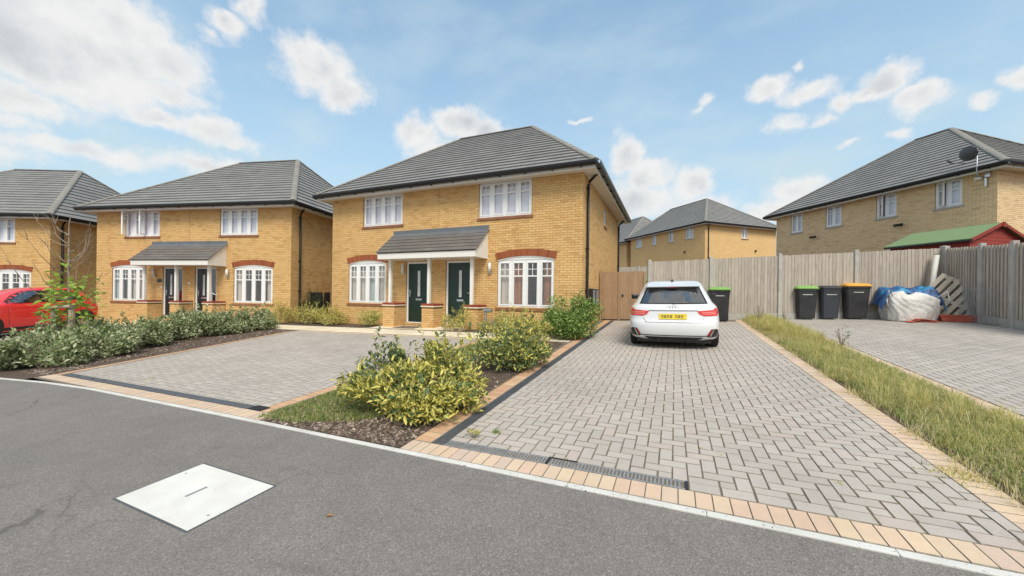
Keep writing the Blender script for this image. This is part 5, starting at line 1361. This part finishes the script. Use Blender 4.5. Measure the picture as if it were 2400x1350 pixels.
for s_ in (1, -1):
    g_ = C2.patch('side_glazing', 'car_black', rc, [(.62, 1.12), (1.05, 1.03), (2.95, 1.0), (2.55, 1.26), (2.2, 1.395), (1.0, 1.395)], .005, 'side', s_, .08)
    for q in ([(.80, 1.14), (1.10, 1.075), (1.10, 1.36), (1.04, 1.36)], [(1.14, 1.07), (1.86, 1.05), (1.86, 1.37), (1.14, 1.37)], [(1.95, 1.045), (2.78, 1.035), (2.42, 1.27), (2.18, 1.37), (1.95, 1.37)]): C2.patch('side_window', 'car_glass', g_, q, .010, 'side', s_, .08)
    for y in (1.12, 1.92, 2.86): C2.patch('door_seam', 'shadow_gap', rc, [(y, .36), (y + .008, .36), (y + .008, 1.03), (y, 1.03)], .002, 'side', s_, .08)
    C2.patch('sill', 'car_black', rc, [(.95, .205), (3.1, .205), (3.1, .295), (.95, .295)], .008, 'side', s_, .08)
    C2.patch('swage_line', 'red_paint', rc, [(.5, .90), (3.4, .86), (3.4, .875), (.5, .915)], .012, 'side', s_, .08)
    for y in (1.98, 1.22): mb = MB(); x_ = C2.side(y, .86); mb.obox(Matrix.Translation((s_ * (x_ + .02), y + .05, .84)), .016, .10, .016); mb.build('door_handle', 'red_paint', rc, bevel=.008)
    for yy in (.72, 3.35):
        C2.patch('wheel_arch', 'shadow_gap', rc, [(yy + .37 * math.cos(2 * PI * k / 24), max(.205, .335 + .37 * math.sin(2 * PI * k / 24))) for k in range(24)], .004, 'side', s_, .06); wheel(rc, s_ * .80, yy, .325, .215, s_)
    C2.patch('tail_light', 'red_lamp', rc, [(.06, .86), (.42, .88), (.36, .98), (.10, 1.0)], .010, 'side', s_, .05)
C2.patch('rear_window', 'car_glass', rc, [(-.62, 1.08), (.62, 1.08), (.5, 1.36), (-.5, 1.36)], .008)
MB().box(-.72, .72, .3, 3.9, .14, .22).build('underbody', 'car_black', rc)
ang = R(-68) - PI / 2          # +y axis points along the nose
rc.rotation_mode = 'QUATERNION'; rc.rotation_quaternion = GQ @ Quaternion((0, 0, 1), ang)
rx_, ry_ = -22.45, 7.0
rc.location = (rx_, ry_, G(rx_, ry_) + .012)

# ------------------------------------------------------------------ plants
def leaf_arrays(P, Dr, Nn, size, wid, fold=.18):
    """P base, Dr direction, Nn normal (all Nx3): six-point folded leaves"""
    n = len(P); Sd = np.cross(Dr, Nn); Sd /= np.linalg.norm(Sd, axis=1, keepdims=True) + 1e-9
    s = size[:, None]; wv = (size * wid)[:, None]
    V = np.stack([P, P + Dr * s * .30 - Sd * wv * .42 + Nn * wv * fold, P + Dr * s * .30 + Sd * wv * .42 + Nn * wv * fold, P + Dr * s * .66 - Sd * wv * .38 + Nn * wv * fold * .9 - Nn * s * .03, P + Dr * s * .66 + Sd * wv * .38 + Nn * wv * fold * .9 - Nn * s * .03,
                  P + Dr * s - Nn * s * .10, P + Dr * s * .30, P + Dr * s * .66 - Nn * s * .03], 1)
    return V
LF = np.array([(0, 6, 1), (0, 2, 6), (1, 6, 3), (6, 7, 3), (6, 2, 7), (2, 4, 7), (3, 7, 5), (7, 4, 5)]); LU = np.array([0, 1, 1, 1, 1, .3, 0, 0], dtype=np.float32)
def leaf_mesh(name, V, m):
    n = len(V); me = bpy.data.meshes.new(name); vs = V.reshape(-1, 3).astype(np.float32)
    fs = (LF[None] + (np.arange(n) * 8)[:, None, None]).reshape(-1, 3).astype(np.int32); nf = len(fs)
    me.vertices.add(len(vs)); me.vertices.foreach_set('co', vs.ravel()); me.loops.add(nf * 3); me.loops.foreach_set('vertex_index', fs.ravel())
    me.polygons.add(nf); me.polygons.foreach_set('loop_start', np.arange(nf, dtype=np.int32) * 3)
    uv = me.uv_layers.new(name='UVMap'); u = LU[fs.ravel() % 8]; uv.data.foreach_set('uv', np.stack([u, u], 1).astype(np.float32).ravel())
    me.materials.append(M[m]); me.update(calc_edges=True); me.validate(); return me
def unit(a): return a / (np.linalg.norm(a, axis=1, keepdims=True) + 1e-9)
def crown(rg, n, rx, ry, h, lobes, z0=.05, flat=.35, shell=.35):
    """points spread through an uneven, lobed crown: returns position and outward direction"""
    L = []
    for i in range(lobes):
        a = rg.uniform(0, 6.28); r = math.sqrt(rg.uniform(0, 1)) * .74; hz = rg.uniform(.26, .80) * (1 - .35 * r)
        L.append((r * math.cos(a) * rx, r * math.sin(a) * ry, hz * h, rg.uniform(.20, .50)))
    L.append((0, 0, .45 * h, .72))
    for i in range(max(3, lobes // 2)):
        a = rg.uniform(0, 6.28); L.append((.58 * math.cos(a) * rx, .58 * math.sin(a) * ry, .24 * h, .42))
    L = np.array(L); pick = rg.integers(0, len(L), n); d = unit(rg.normal(size=(n, 3))); rad = (shell + (1 - shell) * rg.random(n)) ** .6
    rr = np.stack([np.full(n, rx), np.full(n, ry), np.full(n, h * .62)], 1) * L[pick, 3][:, None]
    P = L[pick, :3] + d * rr * rad[:, None]
    P[:, 2] = np.where(P[:, 2] < z0, z0 + rg.random(n) * .12 * h, P[:, 2])
    out = unit(P - np.array([0, 0, h * .30]) + 1e-6)
    return P, out
def shrub(name, label, x, y, rx, ry, h, n, size, m, seed, wid=.45, lobes=9, group=None, single=0, shoots=0, up=.55, cat='shrub', mix=None, spread=.8):
    rg = np.random.default_rng(seed); t = thing(name, (x, y, G(x, y) + .01), label, cat, 0, group)
    P, out = crown(rg, n, rx, ry, h, lobes)
    if shoots:
        for k in range(shoots):
            a = rg.uniform(0, 6.28); r = rg.uniform(.1, .8); b = np.array([r * math.cos(a) * rx, r * math.sin(a) * ry, h * rg.uniform(.55, .8)]); d = unit(np.array([[math.cos(a) * .5, math.sin(a) * .5, 1.2]]))[0]; L = h * rg.uniform(.22, .45); q = 14
            i0 = rg.integers(0, n - q); tt = np.linspace(.05, 1, q)[:, None]; P[i0:i0 + q] = b + d * L * tt + rg.normal(size=(q, 3)) * .008; out[i0:i0 + q] = unit(rg.normal(size=(q, 3)) * .8 + d)
    Dr = unit(out * .75 + rg.normal(size=(n, 3)) * spread + np.array([0, 0, up])); Nn = unit(np.array([0, 0, 1.]) + out * .5 + rg.normal(size=(n, 3)) * .45); Nn = unit(Nn - Dr * (Nn * Dr).sum(1, keepdims=True))
    sz = size * rg.uniform(.45, 1.4, n); V = leaf_arrays(P, Dr, Nn, sz, wid)
    idx = np.arange(n)
    if single:
        wp = P + np.array([x, y, G(x, y)]); dc = np.linalg.norm(wp - np.array([0, 0, 1.5]), axis=1) - (P * unit(np.array([[-x, -y, 1.2]]))).sum(1) * .5; order = np.argsort(dc); near = order[:single]; idx = order[single:]
        base = [leaf_mesh('leaf', leaf_arrays(np.zeros((1, 3)), np.array([[0, 1., 0]]), np.array([[0, 0, 1.]]), np.array([1.]), wid * k, f), m) for k, f in ((1., .18), (1.15, .1), (.85, .26))]
        for i in near:
            X = np.cross(Dr[i], Nn[i]); X /= np.linalg.norm(X); q = Matrix(((X[0], Dr[i][0], Nn[i][0]), (X[1], Dr[i][1], Nn[i][1]), (X[2], Dr[i][2], Nn[i][2]))).to_quaternion()
            o = ob('leaf', base[int(i) % 3], t, tuple(P[i]), q); o.scale = (sz[i],) * 3
    if mix:
        k = int(len(idx) * mix[1]); sel = rg.permutation(len(idx)); o = ob('foliage', leaf_mesh('foliage', V[idx[sel[:k]]], mix[0]), t); o['kind'] = 'stuff'; idx = idx[sel[k:]]
    o = ob('foliage', leaf_mesh('foliage', V[idx], m), t); o['kind'] = 'stuff'
    mb = MB()
    for k in range(max(6, int(14 * rx))):
        a = rg.uniform(0, 6.28); r = rg.uniform(.25, .7); e = Vector((r * math.cos(a) * rx, r * math.sin(a) * ry, h * rg.uniform(.45, .78))); mb.tube([(e.x * .08, e.y * .08, -.03), (e.x * .45, e.y * .45, e.z * .5), e], [.012, .008, .004], 5, cap=False)
    mb.build('stems', 'bark_wood', t)
    return t
# planting between the two driveways
shrub('variegated_shrub', 'tall yellow variegated shrub directly behind the low wide one at the front of the bed', -2.72, 4.12, .55, .45, .88, 2700, .070, 'variegated_leaf', 15, wid=.5, lobes=11, shoots=9, mix=('variegated_green', .2))
shrub('variegated_shrub', 'low wide yellow and green variegated shrub at the front of the bed between the driveways', -2.80, 3.55, .95, .62, .62, 4800, .072, 'variegated_leaf', 1, wid=.5, lobes=13, single=300, shoots=8, mix=('variegated_green', .10))
shrub('variegated_shrub', 'small dark green shrub with upright shoots on the left of the large variegated one', -3.55, 3.92, .55, .5, .76, 1500, .072, 'variegated_green', 2, lobes=6, single=150, shoots=6)
shrub('variegated_shrub', 'green and yellow variegated shrub behind the largest one beside the drain', -2.64, 5.95, .76, .68, .84, 4300, .070, 'variegated_green', 3, wid=.5, lobes=11, shoots=8, mix=('variegated_leaf', .38))
shrub('variegated_shrub', 'loose yellowish shrub with long shoots halfway along the bed between the driveways', -3.05, 7.35, .72, .60, .84, 3600, .056, 'variegated_leaf', 4, lobes=10, shoots=16, mix=('gold_leaf', .55))
shrub('variegated_shrub', 'pale yellow shrub nestling against the left of the round green bush', -3.3, 8.45, .62, .45, .78, 2400, .055, 'gold_leaf', 5, lobes=8, shoots=8)
shrub('round_bush', 'rounded bright green bush at the corner of the nearest house', -2.50, 9.30, .78, .66, 1.30, 12500, .054, 'box_leaf', 6, wid=.55, lobes=20, shoots=6)
shrub('gold_shrub', 'feathery yellow shrub in front of the right green door', -6.12, 9.72, .52, .38, .74, 2000, .07, 'gold_leaf', 7, wid=.22, lobes=7, shoots=14)
shrub('gold_shrub', 'low yellow shrub under the right bay window of the nearest house', -4.75, 9.85, .80, .40, .60, 2200, .06, 'gold_leaf', 8, wid=.3, lobes=7, shoots=10, mix=('variegated_green', .35))
shrub('gold_shrub', 'small bright yellow-green shrub left of the porch of the nearest house', -10.08, 10.18, .52, .36, .64, 1800, .06, 'gold_leaf', 9, wid=.35, lobes=6, mix=('box_leaf', .3))
shrub('gold_shrub', 'wide feathery yellow shrub under the left window of the nearest house', -11.95, 10.10, .95, .44, .78, 3800, .065, 'gold_leaf', 10, wid=.3, lobes=10, shoots=10)
shrub('gold_shrub', 'yellow shrub at the left front corner of the nearest house', -13.35, 10.20, .72, .45, .86, 2800, .065, 'gold_leaf', 11, wid=.3, lobes=8, shoots=10)
shrub('gold_shrub', 'yellow shrub beside the end of the silvery hedge', -14.75, 10.05, .70, .5, 1.0, 2600, .065, 'gold_leaf', 12, wid=.3, lobes=8, shoots=10)
shrub('evergreen_shrub', 'dark green upright shrub in the gap between the middle and nearest house pairs', -14.55, 11.35, .62, .5, 1.5, 3400, .06, 'dark_leaf', 13, wid=.3, lobes=9, shoots=12)
# silvery hedge
HED = [(a + .22, b, c, d, e) for a, b, c, d, e in [(-11.75, 3.02, .62, .60, .72), (-12.75, 2.80, .55, .45, .55), (-12.30, 3.92, .66, .62, .74), (-13.35, 3.55, .66, .6, .78), (-12.95, 4.85, .66, .62, .76), (-13.55, 5.75, .66, .62, .78), (-13.75, 6.7, .64, .6, .80), (-13.70, 7.6, .64, .6, .84), (-13.80, 8.45, .66, .55, .86), (-14.1, 4.6, .5, .5, .66), (-14.4, 5.7, .5, .5, .68), (-13.75, 2.7, .42, .36, .42), (-14.75, 6.9, .6, .6, .8)]]
HL = ['silvery green hedge shrub nearest the road, beside the tan edging of the shared driveway', 'silvery hedge shrub near the road at the left edge', 'silvery hedge shrub second from the road along the shared driveway', 'silvery hedge shrub at the foot of the staked young tree', 'silvery hedge shrub third from the road along the shared driveway',
      'silvery hedge shrub fourth from the road along the shared driveway', 'silvery hedge shrub fifth from the road along the shared driveway', 'silvery hedge shrub second from the far end, below the right bay of the middle house', 'silvery hedge shrub at the far end next to the footpath', 'silvery shrub at the back of the hedge just behind the tree stake', 'silvery shrub at the back of the hedge midway along', 'silvery hedge shrub at the left frame edge close to the kerb', 'silvery shrub at the back of the hedge towards its far end']
for i, ((x, y, rx, ry, h), lb) in enumerate(zip(HED, HL)):
    shrub('hedge_shrub', lb, x, y, rx * 1.16, ry * 1.14, h * 1.04 * (1 + .10 * math.sin(i * 2.3)), 3900, .078, 'silver_leaf', 40 + i, wid=.5, lobes=12, group='silvery hedge', shoots=8)

# young staked tree
tx, ty = -13.15, 3.82; tz = G(tx, ty)
tr = thing('young_tree', (tx, ty, tz), 'young bare-branched tree with fresh lime leaves low down, tied to a stake', 'tree')
mb = MB(); trunk = [(0, 0, -.1), (.01, 0, .6), (-.01, .02, 1.2), (.02, .0, 1.9), (-.03, .01, 2.5), (.0, .0, 3.1), (.02, .02, 3.35)]; mb.tube(trunk, [.042, .036, .032, .026, .018, .010, .004], 8); mb.build('trunk', 'bark_wood', tr, smooth=True)
rg = np.random.default_rng(21); brs = []; mb = MB()
for i in range(17):
    z = rg.uniform(1.1, 3.0); a = rg.uniform(0, 6.28); L = rg.uniform(.7, 1.45) * (1.2 - .20 * z); d = np.array([math.cos(a), math.sin(a), 0]); p0 = np.array([0, 0, z]); pts = [p0]
    for k in range(1, 6):
        t = k / 5; pts.append(p0 + d * L * t * (1 - .25 * t) + np.array([0, 0, L * (.10 * t + .85 * t * t)]) + rg.normal(size=3) * .02)
    brs.append(pts); mb.tube([tuple(q) for q in pts], [.012, .010, .008, .006, .004, .003], 5)
    for s in range(2):
        j = int(rg.integers(2, 5)); q0 = pts[j]; a2 = a + rg.uniform(-1, 1); e = q0 + np.array([math.cos(a2) * .16, math.sin(a2) * .16, .25 * rg.uniform(.4, 1.2)]); mb.tube([tuple(q0), tuple((q0 + e) / 2 + rg.normal(size=3) * .01), tuple(e)], [.006, .004, .002], 4)
mb.build('branches', 'bark_wood', tr)
PL = []; 
for i in range(390):
    z = rg.triangular(.35, 1.25, 2.5); a = rg.uniform(0, 6.28); r = rg.uniform(.06, .82) * (1.0 if z < 2.0 else .6); PL.append((r * math.cos(a), r * math.sin(a) , z - .1 * r))
PL = np.array(PL); cl = PL[rg.integers(0, 60, 390)] * .6 + PL * .4; n = len(cl)
out = unit(cl * np.array([1, 1, .05]) + 1e-6); Dr = unit(out + rg.normal(size=(n, 3)) * .5 + np.array([0, 0, -.15])); Nn = unit(np.array([0, 0, 1.]) + rg.normal(size=(n, 3)) * .35); Nn = unit(Nn - Dr * (Nn * Dr).sum(1, keepdims=True))
szs = rg.uniform(.09, .16, n); bm_ = [leaf_mesh('leaf', leaf_arrays(np.zeros((1, 3)), np.array([[0, 1., 0]]), np.array([[0, 0, 1.]]), np.array([1.]), k, f), 'lime_leaf') for k, f in ((.72, .12), (.62, .2))]
crown_ = ob('crown', None, tr)
for i in range(300):
    X = np.cross(Dr[i], Nn[i]); X /= np.linalg.norm(X); q = Matrix(((X[0], Dr[i][0], Nn[i][0]), (X[1], Dr[i][1], Nn[i][1]), (X[2], Dr[i][2], Nn[i][2]))).to_quaternion(); o = ob('leaf', bm_[i % 2], crown_, tuple(cl[i]), q); o.scale = (szs[i],) * 3
o = ob('foliage', leaf_mesh('foliage', leaf_arrays(cl[300:], Dr[300:], Nn[300:], szs[300:], .7), 'lime_leaf'), crown_); o['kind'] = 'stuff'
sk_ = thing('tree_stake', (tx, ty, tz), 'weathered timber stakes with a crossbar and black strap holding the young tree', 'stake', .45)
for x in (-.20, .20): MB().tube([(x, -.10, -.2), (x, -.10, 1.20 if x > 0 else 1.14)], .055, 10).build('stake_post', 'stake_wood', sk_, smooth=False)
MB().tube([(-.30, -.10 - .07, 1.13), (.26, -.10 - .07, 1.17)], .040, 10).build('crossbar', 'stake_wood', sk_)
MB().tube([(-.06, -.10, 1.15), (-.06, .05, 1.14), (.06, .06, 1.14), (.07, -.09, 1.15)], .014, 6).build('strap', 'black_plastic', sk_)

# ------------------------------------------------------------------ grass
def blades(name, label, n, region, hfun, m, seed, lean=.5, wid=.0035):
    rg = np.random.default_rng(seed); xy = region(rg, n); n = len(xy); h = hfun(rg, xy); a = rg.uniform(0, 6.28, n); ln = rg.uniform(.1, 1., n) * lean
    d = np.stack([np.cos(a), np.sin(a), np.zeros(n)], 1); z = np.array([0, 0, 1.]); sd = np.stack([-np.sin(a), np.cos(a), np.zeros(n)], 1)
    b = np.stack([xy[:, 0], xy[:, 1], GX * xy[:, 0] + GY * xy[:, 1]], 1); hh = h[:, None]; wv = (wid * rg.uniform(.6, 1.4, n))[:, None]; l = ln[:, None]
    jt = rg.normal(size=(n, 3)) * np.array([.10, .10, .05]) * hh; p1 = b + z * hh * .6 + d * hh * l * .22 + jt * .5; p2 = b + z * hh * (1 - .42 * l) + d * hh * l * .95 + jt
    V = np.stack([b - sd * wv, b + sd * wv, p1 - sd * wv * .8, p1 + sd * wv * .8, p2], 1).reshape(-1, 3); F = (np.array([(0, 1, 3), (0, 3, 2), (2, 3, 4)])[None] + (np.arange(n) * 5)[:, None, None]).reshape(-1, 3)
    me = bpy.data.meshes.new(name); me.vertices.add(len(V)); me.vertices.foreach_set('co', V.astype(np.float32).ravel()); nf = len(F); me.loops.add(nf * 3); me.loops.foreach_set('vertex_index', F.astype(np.int32).ravel()); me.polygons.add(nf); me.polygons.foreach_set('loop_start', np.arange(nf, dtype=np.int32) * 3)
    me.materials.append(M[m]); me.update(calc_edges=True); me.validate(); return tag(ob(name, me), label, 'grass', None, 'stuff')
def strip(rg, n):
    nc = 620; cx = 2.03 + rg.beta(1.1, 1.0, nc) * .98; cy = rg.uniform(2.7, 14.6, nc); sp = rg.uniform(.03, .12, nc); k = rg.integers(0, nc, n)
    return np.stack([np.clip(cx[k] + rg.normal(size=n) * sp[k], 1.96, 3.12), np.minimum(cy[k] + rg.normal(size=n) * sp[k] * 1.4, 14.55)], 1)
def hstrip(rg, xy):
    u = (xy[:, 0] - 2.06) / 1.0; pt = .5 + .5 * np.sin(xy[:, 1] * 1.7 + 3 * u) * np.sin(xy[:, 1] * .63 + 1.2); base = .05 + .12 * np.sin(np.pi * np.clip(u, 0.02, .98)) ** .7 + .16 * pt * np.clip(.5 + np.sin(xy[:, 0] * 19 + 4 * np.sin(xy[:, 1] * 2.9)), 0, 1.2); far = np.clip((xy[:, 1] - 8.) / 4., 0, 1); return base * rg.uniform(.45, 1.25, len(xy)) * (1 + .75 * far) * .78
blades('long_grass', 'long straw-yellow and green grass on the strip between the driveways at the right', 42000, strip, hstrip, 'grass_blade', 31, 1.3, .0016)
blades('dead_grass', 'flattened dead straw matted through the grass strip at the right', 16000, strip, lambda rg, xy: rg.uniform(.06, .16, len(xy)), 'straw_blade', 35, 2.2, .0016)
def lowstrip(rg, n):
    y = rg.uniform(2.7, 10, n); return np.stack([2.08 + rg.random(n) * .95, y], 1)
blades('short_grass', 'low green grass and weeds at the foot of the long grass strip', 16000, lowstrip, lambda rg, xy: rg.uniform(.04, .13, len(xy)), 'green_blade', 32, .9, .003)
def patch_(rg, n):
    x = rg.uniform(-4.36, -3.0, n); y = rg.uniform(2.72, 4.6, n); k = (y > 2.73 + .35 * np.clip((x + 3.9), 0, 1)) & (x < -3.05 - .2 * np.sin(y * 5)); return np.stack([x, y], 1)[k]
blades('short_grass', 'small patch of green grass at the front left of the bed between the driveways', 13000, patch_, lambda rg, xy: rg.uniform(.025, .075, len(xy)), 'green_blade', 33, .9, .0026)
def patch2(rg, n): x = rg.uniform(-4.36, -3.7, n); y = rg.uniform(4.4, 8.4, n); return np.stack([x, y], 1)
blades('short_grass', 'grass along the far part of the bed beside the shared driveway', 7000, patch2, lambda rg, xy: rg.uniform(.03, .12, len(xy)), 'green_blade', 34, .9, .003)
# weeds in the joints
def tuft(name, label, x, y, n, h, sp, m, seed, wid=.003):
    rg0 = np.random.default_rng(seed)
    o = blades(name, label, n, lambda rg, k: np.stack([x + rg.normal(size=k) * sp, y + rg.normal(size=k) * sp], 1), lambda rg, xy: rg.uniform(.4, 1.1, len(xy)) * h, m, seed, .9, wid)
    o['category'] = 'weed'; return o
shrub('weed', 'yellow-green stonecrop weed tuft growing beside the front drain', -1.74, 3.10, .07, .06, .085, 260, .016, 'variegated_leaf', 61, wid=.4, lobes=5, cat='weed')
tuft('weed', 'small grey-green grass weed in the paving right of the yellow tuft', -1.585, 3.28, 70, .055, .022, 'green_blade', 62)
for i, (x, y, lb) in enumerate(((.22, 3.60, 'tiny weed in a paving joint near the middle of the right-hand driveway'), (.36, 3.52, 'second tiny yellowish weed in a joint near the middle of the right-hand driveway'), (-.80, 2.99, 'tiny weed sprouting beside the drain joint'), (1.08, 3.33, 'small tan weed tuft between pavers at the right of the driveway'))):
    tuft('weed', lb, x, y, 26, .028, .010, 'grass_blade', 70 + i)
tuft('weed', 'ragged dry weeds creeping over the tan edging at the right', 1.93, 3.75, 420, .05, .10, 'grass_blade', 80)
tuft('weed', 'dry weeds on the tan edging further along the right verge', 1.98, 4.6, 160, .04, .06, 'grass_blade', 81)
tuft('weed', 'flat dead grass clump on the shared driveway near its slot drain', -8.05, 3.25, 90, .03, .05, 'grass_blade', 82)
# tall weeds standing in the long grass
for i, (x, y, h, lb) in enumerate(((2.35, 13.3, .75, 'tall leafy weed by the fence at the top of the long grass'), (3.12, 9.6, .50, 'thin tall weed on the right edge of the long grass'), (3.05, 13.6, .55, 'leafy weed beside the leftmost bin'))):
    shrub('tall_weed', lb, x, y, .16, .14, h, 55, .05, 'variegated_green', 90 + i, wid=.35, lobes=4, cat='weed')
# fallen leaves on the road
for i, (x, y, lb) in enumerate(((-2.05, 1.72, 'curled brown leaf lying on the road near the kerb'), (-1.0, .92, 'small dark dead leaf on the road in the foreground'), (-2.68, 2.93, 'dry tan leaf on the bark at the foot of the large shrub'))):
    me = leaf_mesh('fallen_leaf', leaf_arrays(np.zeros((1, 3)), np.array([[.8, .6, 0]]), np.array([[0, 0, 1.]]), np.array([.055]), .5, .35), 'dry_leaf'); tag(ob('fallen_leaf', me, None, (x, y, G(x, y) + .006)), lb, 'leaf')
